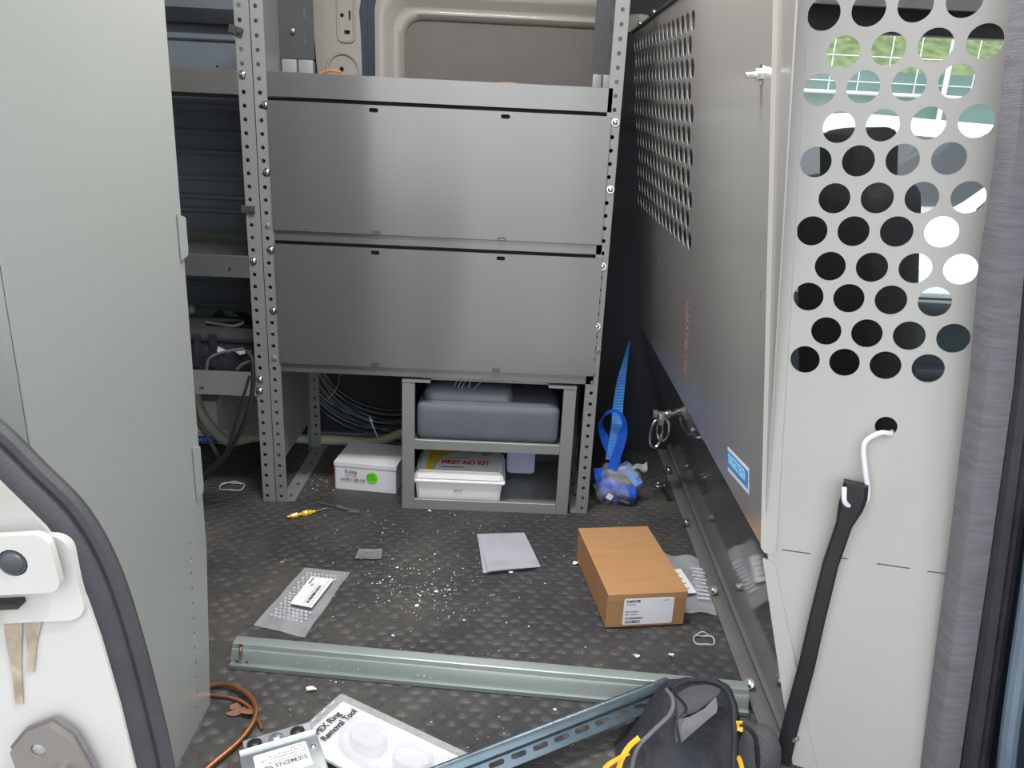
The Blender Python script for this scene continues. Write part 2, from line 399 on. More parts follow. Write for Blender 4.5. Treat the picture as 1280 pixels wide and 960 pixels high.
# ribbed sheet behind the left shelf unit
b = new(); box2(b, (-2.3, 2.40, .30), (-.68, 2.42, 1.75))
for z in (.36, .44, .51, .58, .66, .735, .775, .83, .905, .96, 1.03, 1.22, 1.34): box2(b, (-2.3, 2.388, z), (-.68, 2.402, z+.016), .004, 1)
obj('ribbed_sheet', b, m_rib, wall_back)
b = new(); box2(b, (-1.2, 2.36, 1.26), (-.66, 2.39, 1.30), .004); obj('dark_rail', b, m_liner, wall_back)
# sill strip along the foot of the far wall
b = new(); box2(b, (-1.3, 2.385, 0), (-.30, 2.42, .010), .002); box2(b, (-1.3, 2.395, .012), (-.30, 2.42, .030), .003)
tr = struct('trim_1', b, m_alu)
# roof and other sides of the cargo bay
m_ceil = mat('white roof lining', (.75, .74, .72), .6, 0, .03, 4)
b = new(); box2(b, (-2.3, .45, 1.95), (2.3, 2.60, 1.99)); ceiling = struct('ceiling', b, m_ceil)
b = new(); box2(b, (-2.3, 2.56, 1.70), (2.3, 2.60, 1.96)); box2(b, (-2.3, .50, 1.70), (-.72, .60, 1.96)); box2(b, (.90, .50, 1.70), (2.3, .60, 1.96)); obj('roof_side', b, m_body, ceiling)
fillt = thing('fill_lamp', 'added flat fill light under the roof lining, out of view', 'lamp', (-.15, 1.25, 1.93))  # added fixture out of view, brightens the floor
b = new(); box2(b, (-.45, 1.12, 1.925), (.15, 1.38, 1.95), .008); obj('housing', b, m_ceil, fillt)
b = new(); box2(b, (-.42, 1.14, 1.919), (.12, 1.36, 1.925), .002); obj('diffuser', b, mat('glowing fill panel', (.8, .8, .8), .5, emit=(1, .98, .95)), fillt)
ld = bpy.data.lights.new('fill_light', 'AREA'); ld.shape = 'RECTANGLE'; ld.size = .54; ld.size_y = .22; ld.energy = FILL_W; ld.color = (1, .97, .93)  # added area light that fills the bay from above
lo = bpy.data.objects.new('fill_light', ld); C.objects.link(lo); lo.location = (-.15, 1.25, 1.915)
b = new(); box2(b, (-2.34, .45, -.3), (-2.30, 2.60, 1.79)); struct('wall_left', b, m_body)
b = new(); box2(b, (-2.3, .50, -.5), (-.72, .60, 1.75)); box2(b, (-2.3, .42, -.5), (-.72, .5, 1.75), .02); struct('wall_front', b, m_white)
b = new(); box2(b, (-.75, .45, 1.80), (.95, .62, 1.97), .03); struct('trim_2', b, m_white)          # header over the sliding door opening
b = new(); box2(b, (-2.3, .40, -.5), (2.3, .62, -.06)); box2(b, (-.75, .50, -.06), (.75, .66, -.03)); struct('trim_3', b, m_white)

# --- left door pillar with seal, striker plate, latch loop
pl = [(-60, 500), (0, 550), (45, 595), (85, 635), (112, 675), (133, 720), (150, 770), (172, 850), (197, 960), (212, 1080), (222, 1200)]
inner = [at(x, y, .515) for x, y in pl]
b = new()
pts = [(p.x, p.z) for p in inner]+[(-.235, -.45), (-.80, -.45), (-.80, pts[0][1] if False else inner[0].z+.02)]
m_jamb = mat('worn white jamb paint', (.46, .45, .43), .35, 0, 0, 7, coat=.3, col2=(.30, .285, .26), thresh=(.50, .74))
plate(b, pts, [], .03, XZ(.50)); jamb = struct('door_1', b, m_jamb)
# inner reveal of the jamb leading to the seal
b = new()
rev = [at(x, y, .52) for x, y in [(-60, 560), (0, 600), (40, 635), (75, 672), (100, 715), (118, 765), (140, 850), (163, 960), (180, 1080)]]
tube(b, [p+Vector((-.002, -.020, -.002)) for p in rev], .014, 10, 5); obj('jamb_fold', b, m_white, jamb)
sl = thing('door_seal', 'black rubber seal curving down the edge of the white door pillar', 'seal', (-.26, .49, .2))
b = new(); tube(b, [p+Vector((0, -.012, 0)) for p in inner], .0155, 12, 6); obj('seal_bulb', b, m_rubber, sl)
b = new(); tube(b, [at(x+22, y-18, .515)+Vector((0, -.016, 0)) for x, y in pl], .0062, 8, 6); obj('seal_lip', b, m_rubber, sl)
# striker cover plate
st = thing('striker_plate', 'white bracket plate with one dark screw on the left door pillar', 'bracket', at(20, 740, .47))
M = plane(at(0, 775, .472), at(78, 668, .472)-at(-2, 672, .472), (0, 0, 1))
b = new(); plate(b, rrect(-.12, .022, .052, .068, .010), [circ(.023, .047, .0105, 18)], .006, M); obj('plate', b, m_white, st)
b = new(); plate(b, rrect(-.12, -.010, .056, .060, .014), [], .008, M @ Matrix.Translation((0, 0, -.014))); obj('backing', b, m_stain, st)
b = new(); box(b, M @ Vector((-.03, .010, -.008)), (.09, .004, .016), M.to_3x3()); obj('dark_slot', b, m_blk, st)
b = new(); c0 = M @ Vector((.023, .047, 0)); cyl(b, c0-M.to_3x3().col[2]*.004, c0+M.to_3x3().col[2]*.003, .0095, 16); dome(b, c0+M.to_3x3().col[2]*.003, M.to_3x3().col[2], .008, .003); obj('screw', b, m_dark, st)
# latch striker at the bottom
lt = thing('door_striker', 'steel door striker loop on a worn beige plate at the lower left pillar', 'latch', at(60, 955, .47))
M = plane(at(62, 950, .474), (1, 0, .12), (0, 0, 1))
hexo = [(-.026, -.060), (-.026, .012), (-.012, .026), (.010, .034), (.022, .020), (.028, -.01), (.030, -.060)]
b = new(); plate(b, hexo, [circ(-.004, .012, .006, 12)], .006, M); obj('plate', b, m_bodysh, lt)
b = new(); plate(b, [(x*1.1, y*1.08) for x, y in hexo], [], .003, M @ Matrix.Translation((0, 0, -.004))); obj('gasket', b, m_greyfab, lt)
b = new(); dome(b, M @ Vector((-.004, .012, -.001)), (0, -1, 0), .0085, .004); obj('screw', b, m_dull, lt)
b = new(); tube(b, [M @ Vector(v) for v in ((.012, -.004, .0), (.014, -.004, .016), (.020, -.014, .022), (.022, -.05, .022), (.022, -.056, .0))], .0045, 10); obj('striker_loop', b, m_dull, lt)
# rust runs under the bracket: stained patches with a shape of their own
m_rust = mat('rust run', (.26, .20, .13), .6, 0, .3, 60, col2=(.40, .35, .28), thresh=(.4, .7))
for (x0, y0, x1, y1, w) in ((16, 778, 24, 880, .007), (42, 775, 38, 840, .006)):
    a_, c_ = at(x0, y0, .4838), at(x1, y1, .4838); ps_ = []
    for k in range(9): p = a_.lerp(c_, k/8); ps_.append((p.x-w*(1-.6*k/8)*(.9+.12*math.sin(k*.9)), p.z))
    for k in range(8, -1, -1): p = a_.lerp(c_, k/8); ps_.append((p.x+w*(1-.6*k/8)*(.9+.12*math.cos(k*.8)), p.z))
    b = new(); plate(b, ps_, [], .0006, XZ(.4838)); obj('rust_run', b, m_rust, jamb)

# --- right side: foam seal, navy trim, blue-grey jamb
def edge(pxs, Y): return [at(x, y, Y) for x, y in pxs]
L0 = [(1302, -150), (1283, 0), (1262, 200), (1240, 340), (1228, 480), (1198, 715), (1165, 960), (1135, 1180)]
sr = thing('pillar_seal', 'grey foam seal strip beside the holed light grey partition wing', 'seal', at(1180, 960, .94))
def strip(L, w0, w1, Y, prof, name, m, par, dy=0):
    P = [at(x, y, Y) for x, y in L]; b = new(); rings = []
    for i, p in enumerate(P):
        t = i/(len(P)-1); w = w0+(w1-w0)*t
        rings.append([b.verts.new(p+Vector((a*w, c+dy, 0))) for a, c in prof])
    n = len(prof)
    for i in range(len(rings)-1):
        for j in range(n): b.faces.new([rings[i][j], rings[i][(j+1) % n], rings[i+1][(j+1) % n], rings[i+1][j]])
    b.faces.new(rings[0][::-1]); b.faces.new(rings[-1]); return obj(name, b, m, par)
strip(L0, .036, .042, .945, [(0, 0), (.06, -.006), (.5, -.010), (.94, -.006), (1, 0), (1, .03), (0, .03)], 'foam_strip', m_foam, sr)
L1 = [(x+34+i*0.3, y) for i, (x, y) in enumerate(L0)]
strip(L1, .040, .045, .945, [(0, 0), (.15, -.010), (.4, -.013), (.5, -.004), (.62, -.012), (.85, -.008), (1, .01), (1, .04), (0, .04)], 'rubber_lip', m_rubber, sr, .0)
jr = thing('door_jamb_trim', 'navy blue door jamb trim at the right edge of the view', 'trim', at(1260, 960, .93))
L2 = [(x+78, y) for x, y in L0]
strip(L2, .30, .30, .965, [(0, 0), (.1, -.03), (.2, -.045), (.35, -.03), (1, -.03), (1, .05), (0, .05)], 'trim_panel', m_navy, jr)
b = new(); tube(b, [at(x, y, .90) for x, y in ((1300, 640), (1288, 740), (1270, 860), (1258, 960), (1250, 1100))], .012, 10); obj('jamb_fold', b, m_bluegr, jr)
b = new(); box2(b, (.80, .50, -.5), (.92, .70, 1.95), .02); wr_ = struct('wall_right', b, m_white)
b = new(); box2(b, (.92, .50, -.5), (2.3, .60, .75), .02); box2(b, (.92, .50, 1.45), (2.3, .60, 1.95), .02); box2(b, (2.15, .50, .7), (2.3, .60, 1.5)); obj('front_door_panel', b, m_white, wr_)
b = new(); box2(b, (.92, .545, .74), (2.16, .548, 1.46)); obj('window_pane', b, m_clearg, wr_)

# ================================================================== PARTITION
A = Vector((.441, 1.10, .382)); Bf = Vector((.446, 2.50, .444)); Tn = Vector((.352, 1.10, 1.189))
part = thing('partition', 'tall sheet metal bulkhead on the right with rows of round holes', 'partition', (.50, 1.10, 0))
ux = (Bf-A).normalized(); vz = (Tn-A); vz = (vz-ux*vz.dot(ux)).normalized()
Mm = plane(A, ux, vz)
holes = []
inv = Mm.inverted()
h0 = inv @ Vector((.35, 1.66, 1.235))
nrow = 11
for r in range(nrow):
    v = h0.y-r*.0467*.93
    for cidx in range(17):
        u = h0.x+cidx*.0515+(.0257 if r % 2 else 0)
        if u > 1.37: continue
        holes.append(circ(u, v, .0195, 18))
# two thin slots near the fold
holes.append(slot(.082, .405, .004, .020)); 
out = [(0, 0.012), (0, .985), (.62, .895), (1.45, .868), (1.45, .004), (.03, .004)]
b = new(); plate(b, out, holes, .0022, Mm); up_plate = obj('upper_sheet', b, m_part, part)
b = new(); tube(b, [Mm @ Vector((0.0, .006, .001)), Mm @ Vector((1.45, .002, .001))], .0022, 8, 1, smooth=False); obj('folded_lower_edge', b, m_dull, part)
b = new(); tube(b, [Mm @ Vector((0.0, .985, 0)), Mm @ Vector((.62, .895, 0)), Mm @ Vector((1.45, .868, 0))], .006, 8, 1, smooth=False); obj('top_edge_channel', b, m_dark, part)
# lower polished sheet
Fn, Ff = Vector((.535, 1.10, .004)), Vector((.588, 2.43, .004))
b = new(); off = Vector((.004, 0, .0))
grid(b, 24, 6, lambda u, v: (Fn+off).lerp(Ff+off, u).lerp((A+off).lerp(Bf+off, u), v), 0)
bmesh.ops.solidify(b, geom=b.faces[:], thickness=.002)
lower = obj('lower_sheet', b, m_mirror, part)
nl = (Ff-Fn).cross(A-Fn).normalized()
if nl.x > 0: nl = -nl
# foot angle on the floor
b = new(); sweep(b, [(0, 0), (-.040, 0), (-.040, .004), (-.004, .004), (-.012, .022), (0, .022)], [Fn+Vector((0, -.02, 0)), Ff], (1, 0, 0), (0, 0, 1)); obj('foot_angle', b, m_footm, part)
b = new(); box2(b, (.475, 2.05, .0), (.545, 2.10, .006), .001); obj('foot_tab', b, m_dark, part)
for x, y in ((836, 588), (858, 653), (892, 738), (937, 855)):
    p = fl(x, y, .018); hexbolt(part, p, (-.5, -.3, .8), .007, .006, 1.5, .008)
# rivets and scratches on the polished sheet
for x, y in ((795, 448), (817, 528)):
    d = ray(x, y); t = (Fn-CAM).dot(nl)/d.dot(nl); p = CAM+d*t
    b = new(); cyl(b, p, p+nl*.002, .008, 14); dome(b, p+nl*.002, nl, .006, .008); obj('rivet', b, m_chrome, part)
for x, y in ((772, 324), (823, 327), (833, 400)):
    d = ray(x, y); nm_ = Mm.to_3x3().col[2]; t = (A-CAM).dot(nm_)/d.dot(nm_); p = CAM+d*t; nn = -nm_ if nm_.x > 0 else nm_
    b = new(); dome(b, p, nn, .005, .004); obj('rivet', b, m_chrome, part)
# fold: wing
ua = math.radians(25); uw = Vector((math.cos(ua), -math.sin(ua), 0)); Mw = plane(A, uw, (0, 0, 1))
# big holes: measured lattice on the wing
s0, zz0, ps, pz = -.037, .795, .0537, .0467
wh = []
for r in range(-1, 11):
    for i in range(4):
        s = s0+i*ps+(ps/2 if r % 2 else 0)+.0049*r; z = zz0-r*pz
        if r in (4, 6, 8, 10): s += 0
        z += .0045*i
        if r == -1 or True: wh.append((s, z))
wholes = [circ(s, z, .0205, 28) for s, z in wh]+[circ(.1365, .629-A.z, .0150, 20)]
for (a0, a1) in ((.026, .069), (.092, .122), (.163, .208), (.231, .272)):
    zc = .394+.11*((a0+a1)/2-.026)-A.z
    wholes.append([(a0, zc-.0012-.002), (a1, zc-.0012+.003), (a1, zc+.0012+.003), (a0, zc+.0012-.002)])
wo = [(.0, .018), (-.118, .93), (-.118, 1.1), (.30, 1.1), (.30, .0), (.36, -.33), (.36, -.42), (.115, -.42), (.115, -.382), (.008, -.010)]
b = new(); plate(b, wo, wholes, .003, Mw); wing = obj('wing_sheet', b, m_wing, part, label='light warm grey end wing with large round holes')
nw = -Mw.to_3x3().col[2] if Mw.to_3x3().col[2].y > 0 else Mw.to_3x3().col[2]
Mw2 = Mw @ Matrix.Translation((0, 0, .0035 if (Mw.to_3x3().col[2]-nw).length < .01 else -.0035))
b = new(); o_ = [(-.006, .010), (.001, .002), (.012, .002), (.018, .012), (-.086, 1.1), (-.118, 1.1), (-.118, .93)]
plate(b, o_, [], .005, Mw2); bmesh.ops.bevel(b, geom=[e for e in b.edges if e.is_boundary is False and len(e.link_faces) == 2 and e.calc_face_angle(0) > .8], offset=.0018, segments=2, affect='EDGES'); obj('upper_flange', b, m_wing, part)
b = new(); o_ = [(.000, -.010), (.013, -.010), (.021, -.018), (.150, -.40), (.108, -.40)]
plate(b, o_, [], .005, Mw2); bmesh.ops.bevel(b, geom=[e for e in b.edges if len(e.link_faces) == 2 and e.calc_face_angle(0) > .8], offset=.0018, segments=2, affect='EDGES'); obj('lower_flange', b, m_wing, part)
# bolts
d = ray(953, 93); nm_ = Mm.to_3x3().col[2]; nn = -nm_ if nm_.x > 0 else nm_; t = (A-CAM).dot(nm_)/d.dot(nm_); p = CAM+d*t
hexbolt(part, p, nn, .0085, .008, 1.7, .014)
hexbolt(part, Mw2 @ Vector((.098, -.322, 0)), nw, .0075, .006, 1.4, .008)
for x, y in ((818, 16), (800, 30)):
    p = onX(x, y, .345); b = new(); dome(b, p, (-1, -.3, 0), .009, .008); cyl(b, p, p+Vector((.012, .004, 0)), .005, 10); obj('edge_bolt', b, m_chrome, part)
# sticker and marker writing on the upper sheet
def onmain(x, y):
    d = ray(x, y); t = (A-CAM).dot(nm_)/d.dot(nm_); return CAM+d*t
c00, c10, c01 = onmain(911, 588), onmain(937, 618), onmain(911, 559)
Ms = plane(c00+nn*.0016, c10-c00, c01-c00)
# readable side faces into the bay
sw, shh = (c10-c00).length, (c01-c00).length
b = new(); box(b, Ms @ Vector((sw/2, shh/2, 0)), (sw, shh, .0006), Ms.to_3x3()); stk = obj('sticker', b, m_label, part, label='small light blue and white sticker')
b = new(); box(b, Ms @ Vector((sw/2, shh*.54, 0.0004 if Ms.to_3x3().col[2].dot(nn) > 0 else -.0004)), (sw*.98, shh*.70, .0006), Ms.to_3x3()); obj('sticker_print', b, m_bluelab, stk)
Mt = plane((Ms @ Vector((sw*.06, shh*.56, 0)))+nn*.0010, c10-c00, c01-c00)
text('RANGER DESIGN', shh*.62, m_palebl, Mt, stk, sx=sw/shh/5.9)
k0, k1 = onmain(857, 470), onmain(861, 368)
Mk = plane(k0+nn*.0016, k1-k0, nn.cross(k1-k0))
text('30-N2SWFR', .045, m_marker, Mk, part, 'marker_writing', sx=(k1-k0).length/.25)

# shackle with a ring and its modelled reflection, hanging on the polished sheet
d = ray(846, 516); t = (Fn-CAM).dot(nl)/d.dot(nl); q = CAM+d*t+nl*.008
shk = thing('ring_shackle', 'steel shackle with a ring and its modelled reflection hanging below the blue strap end on the partition', 'shackle', q-Vector((0, 0, .06)))
b = new(); X_ = Vector((-1, -.15, 0)).normalized(); cyl(b, q, q+X_*.060, .0075, 12); cyl(b, q+X_*.050, q+X_*.064, .0125, 6); cyl(b, q+X_*.012, q+X_*.024, .0125, 12); obj('pin', b, m_chrome, shk)
q = q+X_*.036
b = new(); box(b, q+Vector((0, 0, -.016)), (.016, .020, .032), None, .003); obj('lug', b, m_dull, shk)
def ringo(c, r1, r2, ang, name):
    b = new(); pts = []
    for i in range(20):
        a = 2*PI*i/20; pts.append(c+Vector((math.cos(ang)*r1*math.cos(a), math.sin(ang)*r1*math.cos(a), r2*math.sin(a))))
    tube(b, pts, .0038, 8, 1, closed=True); return obj(name, b, m_chrome, shk)
ringo(q+Vector((-.012, -.010, -.058)), .020, .042, .35, 'ring'); ringo(q+Vector((.010, .008, -.050)), .018, .034, -.5, 'ring')  # second ring is solid geometry for the first one's mirror image

# rubber tie-down strap with S-hook on the wing
tie = thing('rubber_tie_strap', 'black rubber tie strap hung on the wing by a white hook', 'strap', Mw @ Vector((.113, -.382, .0)))
wp = lambda s, z, dd: (Mw @ Vector((s, z-A.z, 0)))+nw*dd
b = new(); tube(b, [wp(.146, .618, -.012), wp(.143, .621, .006), wp(.130, .622, .014), wp(.115, .608, .014), wp(.113, .592, .014), wp(.121, .560, .014), wp(.130, .528, .014), wp(.128, .512, .018), wp(.110, .506, .026), wp(.101, .514, .034), wp(.097, .535, .034)], .0038, 10); obj('s_hook', b, m_label, tie, label='white coated steel S-hook')
b = new()
path = [wp(.112, .540, .020), wp(.113, .520, .020), wp(.111, .500, .020), wp(.107, .470, .020), wp(.0995, .40, .018), wp(.096, .30, .016), wp(.094, .20, .014), wp(.088, .09, .012), wp(.085, -.02, .010)]
side = [uw]*len(path)
rings = []; ws = [.017, .018, .017, .0115, .0115, .0120, .0125, .013, .0135]; ts = [.009, .010, .010, .006, .006, .006, .006, .006, .006]
for p, w_, t_ in zip(path, ws, ts):
    rings.append([b.verts.new(p+uw*a*w_+nw*c*t_) for a, c in ((-1, -1), (1, -1), (1, .6), (.7, 1), (-.7, 1), (-1, .6))])
for i in range(len(rings)-1):
    for j in range(6): b.faces.new([rings[i][j], rings[i][(j+1) % 6], rings[i+1][(j+1) % 6], rings[i+1][j]])
b.faces.new(rings[0][::-1]); b.faces.new(rings[-1])
obj('rubber_band', b, m_blk, tie)

# ================================================================== LEFT CABINET
cabn = thing('tall_cabinet', 'big sage grey steel cabinet side filling the left of the view', 'cabinet', (-.72, .98, 0))
sl_h = []
for i in range(12):
    t = i/11; p = onX(237+10*t, 680+205*t, -.5); sl_h.append(slot(p.y, p.z, .005, .010))
b = new(); plate(b, [(.765, 0), (1.146, 0), (1.19, .30), (1.215, 1.38), (.765, 1.38)], sl_h, .0018, YZ(-.5)); obj('side_panel', b, m_cab, cabn)
b = new(); box2(b, (-.95, .765, 0), (-.502, .767, 1.38)); box2(b, (-.95, .765, 1.375), (-.50, 1.20, 1.38)); box2(b, (-.95, .765, 0), (-.948, 1.14, 1.38)); obj('carcass', b, m_cab, cabn)
b = new(); box2(b, (-.52, 1.138, .0), (-.503, 1.142, .3)); box2(b, (-.56, 1.10, .30), (-.503, 1.12, 1.37)); obj('inner_flange', b, m_steel, cabn)
for (za, zb, Y) in ((.80, .87, 1.205), (.40, .495, 1.185)):
    b = new(); plate(b, [(Y-.02, za), (Y+.005, za+.004), (Y+.008, za+.015), (Y+.008, zb-.008), (Y-.02, zb)], [circ(Y+.005, (za+zb)/2, .002, 8)], .002, YZ(-.497)); obj('hinge_tab', b, m_cab, cabn)
for z in (.3, .65, 1.0):
    b = new(); box2(b, (-.945, .775, z), (-.51, 1.14, z+.003)); obj('shelf', b, m_cab, cabn)

# ================================================================== SHELF UNITS
def strip_holes(x0, x1, z0, z1, pitch, r, cx=None, skip=()):
    cx = (x0+x1)/2 if cx is None else cx; out = []; z = z0+.018; k = 0
    while z < z1-.01:
        if k not in skip: out.append(circ(cx, z, r, 10))
        z += pitch; k += 1
    return [(x0, z0), (x1, z0), (x1, z1), (x0, z1)], out
PITCHH = .0310
def perf_strip(bm, x0, x1, z0, z1, pitch, r, cx, M, th=.002):
    z = z0; zc = z0+.018
    def V(x, y, s): return bm.verts.new(M @ Vector((x, y, s*th/2)))
    cells = []; lo = z0
    while zc < z1-.012: cells.append((lo, zc+pitch/2, zc)); lo = zc+pitch/2; zc += pitch
    a, b_, c = cells[-1]; cells[-1] = (a, z1, c)
    for (a, b_, c) in cells:
        cor = [math.atan2(y-c, x-cx) % (2*PI) for x in (x0, x1) for y in (a, b_)]
        ang = sorted(cor+[2*PI*k/12 for k in range(12)])
        inn, outr = [], []
        for t in ang:
            dx, dy = math.cos(t), math.sin(t); k = []
            if dx > 1e-9: k.append((x1-cx)/dx)
            if dx < -1e-9: k.append((x0-cx)/dx)
            if dy > 1e-9: k.append((b_-c)/dy)
            if dy < -1e-9: k.append((a-c)/dy)
            k = min(k); inn.append((cx+r*dx, c+r*dy)); outr.append((cx+k*dx, c+k*dy))
        n = len(ang)
        for s_ in (1, -1):
            A_ = [V(x, y, s_) for x, y in inn]; B_ = [V(x, y, s_) for x, y in outr]
            for i in range(n): bm.faces.new([A_[i], A_[(i+1) % n], B_[(i+1) % n], B_[i]])
            if s_ == 1: A1, B1 = A_, B_
        for i in range(n): bm.faces.new([A1[i], A1[(i+1) % n], A_[(i+1) % n], A_[i]])
    for x in (x0, x1): bm.faces.new([V(x, z0, 1), V(x, z1, 1), V(x, z1, -1), V(x, z0, -1)])
    return bm
FY = 1.942
def angle_post(parent, x0, x1, Yf, side_x, depth, z1=1.40, hx=None, back=False, lab=None):
    b = new(); perf_strip(b, x0, x1, 0, z1, PITCHH, .0050, (x0+x1)/2 if hx is None else hx, XZ(Yf))
    sgn = -1 if back else 1
    ya, yb = sorted((Yf, Yf+sgn*depth)); perf_strip(b, ya, yb, 0, z1, PITCHH, .0050, (ya+yb)/2, YZ(side_x))
    return obj('post', b, m_steel, parent, label=lab)
def back_strip(parent, x0, x1, Y, z1=1.4):    # the shadowed inside of the post behind its holes
    b = new(); box2(b, (x0+.004, Y, .0), (x1-.004, Y+.001, z1)); return obj('post_inner_strip', b, m_liner, parent)

ua_ = thing('shelving_unit', 'grey steel shelving unit with two closed drop doors in the middle', 'shelving', (-.17, 2.12, 0))
angle_post(ua_, -.607, -.577, FY, -.606, .03, hx=-.594)
angle_post(ua_, .229, .262, FY, .261, .03, hx=.246)
angle_post(ua_, -.606, -.574, 2.33, -.606, .03, back=True, hx=-.588)
angle_post(ua_, .229, .262, 2.33, .261, .03, back=True)
b = new(); box2(b, (-.604, 1.965, .10), (-.602, 2.31, 1.37)); obj('end_panel', b, m_steel, ua_)
b = new(); box2(b, (.257, 1.965, .10), (.259, 2.31, 1.37)); obj('end_panel', b, m_steel, ua_)
for x in (-.598, .215):
    hs = [slot(.035+.075*k, x+.022, .020, .009) for k in range(5)]
    Mb = Matrix.Translation((0, 1.94, .004)) @ Matrix(((0, 1, 0, 0), (1, 0, 0, 0), (0, 0, 1, 0), (0, 0, 0, 1)))
    b = new(); plate(b, [(0, x), (.40, x), (.40, x+.042), (0, x+.042)], hs, .002, Mb); obj('base_angle', b, m_steel, ua_)
# shelves: trays with front lips
def tray(parent, x0, x1, zt, zb, y0=FY, y1=2.33, floor_z=None, name='shelf'):
    b = new(); fz = floor_z if floor_z is not None else zb+.004
    box2(b, (x0, y0-.001, zb), (x1, y0+.002, zt), .0008, 1); box2(b, (x0, y0, zt-.002), (x1, y0+.012, zt)); box2(b, (x0, y0, fz-.002), (x1, y1, fz)); box2(b, (x0, y1-.003, zb), (x1, y1, zt))
    box2(b, (x0, y0, zb), (x1, y0+.014, zb+.002)); return obj(name, b, m_door, parent)
tray(ua_, -.577, .240, 1.1205, 1.0650, floor_z=1.092)
tray(ua_, -.577, .244, .752, .727, floor_z=.745)
tray(ua_, -.578, .250, .4075, .383, floor_z=.40)
b = new(); box2(b, (-.60, 2.325, .40), (.256, 2.33, 1.09)); box2(b, (-.60, 1.96, 1.0545), (.25, 1.962, 1.064)); box2(b, (-.60, 1.96, .716), (.25, 1.962, .728)); obj('back_panel', b, m_liner, ua_)  # the two thin front strips paint the dark gaps above the doors
def door(z0, z1, sx, hz):
    Yd = FY-.006
    hs = [slot(at(x, y, Yd).x, z1-.0115, .022, .010) for x, y in hz]
    b = new()
    x0, x1 = -.5765, sx
    # sheet very slightly dished, as pressed sheet is
    t = bmesh.new(); plate(t, rrect(x0, z0, x1, z1, .004, 2), hs, .0016, XZ(0))
    bmesh.ops.subdivide_edges(t, edges=[e for e in t.edges if e.calc_length() > .12], cuts=4, use_grid_fill=False)
    for v in t.verts: v.co.y += Yd
    merge(b, t)
    box2(b, (x0, Yd, z0), (x0+.0015, Yd+.012, z1)); box2(b, (x1-.0015, Yd, z0), (x1, Yd+.012, z1)); box2(b, (x0, Yd, z0), (x1, Yd+.006, z0+.0015))
    return obj('drop_door', b, m_door, ua_)
d1 = door(.753, 1.0565, .240, [(467, 131), (632, 141)])
d2 = door(.4080, .7195, .247, [(469, 315), (626, 323)])
for dd, px in ((d1, ((470, 291), (627, 299))), (d2, ((469, 456), (620, 463)))):
    for x, y in px:
        p = at(x, y, FY-.008); b = new(); plate(b, slot(p.x, p.z, .021, .009), [slot(p.x, p.z, .016, .005)], .0016, XZ(p.y)); obj('latch_slot', b, m_dark, dd)
# near-black sheet right behind the slots, painted as their inner shade
b = new(); box2(b, (-.575, FY-.001, .412), (.24, FY+.001, .7175)); box2(b, (-.575, FY-.001, .757), (.238, FY+.001, 1.0545)); obj('slot_shade_sheet', b, m_hole, ua_)
for x, y in ((332, 131), (334, 215), (339, 312), (342, 388), (769, 153), (763, 237), (753, 333), (746, 408)):
    screw(ua_, at(x, y, FY-.001), (0, -1, .1), .0085)
for x, y in ((335, 281), (343, 447), (742, 465), (748, 437)):
    b = new(); p = at(x, y, FY-.001); cyl(b, p, p+Vector((0, -.003, 0)), .007, 12); dome(b, p+Vector((0, -.003, 0)), (0, -1, 0), .005, .002); obj('screw', b, m_steel, ua_)
# mounting struts between the top shelf and the roof
for (xa, xb, ya) in ((-.600, -.512, 2.15), (.205, .262, 2.15)):
    b = new(); Mst = plane((xa, ya, 1.165), (1, 0, 0), (-.10 if xa < 0 else .07, 0, 1))
    w = xb-xa
    plate(b, [(0, 0), (w, 0), (w, .60), (0, .60)], [slot(w*.72, .05+.060*k, .011, .030) for k in range(7)], .003, Mst)
    plate(b, [(0, 0), (.003, 0), (.003, .60), (0, .60)], [], .04, Mst @ Matrix.Translation((w*.42, 0, -.02)))
    obj('mounting_strut', b, m_dark, ua_)
    b = new(); box2(b, (xa+.004, ya-.006, 1.10), (xa+w/2-.002, ya+.02, 1.163), .002); box2(b, (xa+w/2+.003, ya-.006, 1.10), (xb-.004, ya+.02, 1.163), .002); obj('strut_foot', b, m_steel, ua_)
b = new(); dome(b, at(366, 38, 2.14), (0, -1, 0), .006); obj('screw', b, m_chrome, ua_)

ub = thing('side_shelving_unit', 'second grey steel shelving unit, open fronted, half hidden behind the cabinet', 'shelving', (-1.05, 2.12, 0))
angle_post(ub, -.644, -.6095, FY, -.611, .03, hx=-.632)
for x in (-.632, -.594, .246):
    pass
tray(ub, -1.45, -.646, 1.119, 1.065, floor_z=1.10); tray(ub, -1.45, -.646, .683, .628, floor_z=.66)
b = new(); plate(b, [(-1.45, .310), (-.646, .310), (-.646, .377), (-1.45, .377)], [slot(-.790, .328, .014, .008), slot(-.713, .357, .006, .012)], .002, XZ(FY)); box2(b, (-1.45, FY, .328), (-.646, 2.33, .330)); obj('shelf', b, m_steel, ub)
b = new(); box2(b, (-1.45, 1.94, 0), (-1.42, 1.97, 1.4)); obj('post', b, m_steel, ub)
for x, y in ((303, 93), (317, 326), (325, 474), (325, 488)): screw(ub, at(x, y, FY-.001), (0, -1, .1), .0085)
for x, y in ((299, 38), (314, 262)):
    p = at(x, y, FY-.004); b = new(); box(b, p+Vector((-.008, 0, 0)), (.034, .005, .018), Euler((0, .3 if y < 100 else 0, 0)).to_matrix(), .001, 1); cyl(b, p+Vector((.002, -.002, 0)), p+Vector((.002, -.006, 0)), .007, 6); obj('shelf_clip', b, m_dark, ub)
b = new(); p = at(271, 83, FY-.003); cyl(b, p, p+Vector((0, .003, 0)), .003, 8); p = at(287, 336, FY-.003); cyl(b, p, p+Vector((0, .003, 0)), .0035, 8); obj('lip_holes', b, m_hole, ub, stuff=True)  # dark discs paint the shade of small holes in the lip

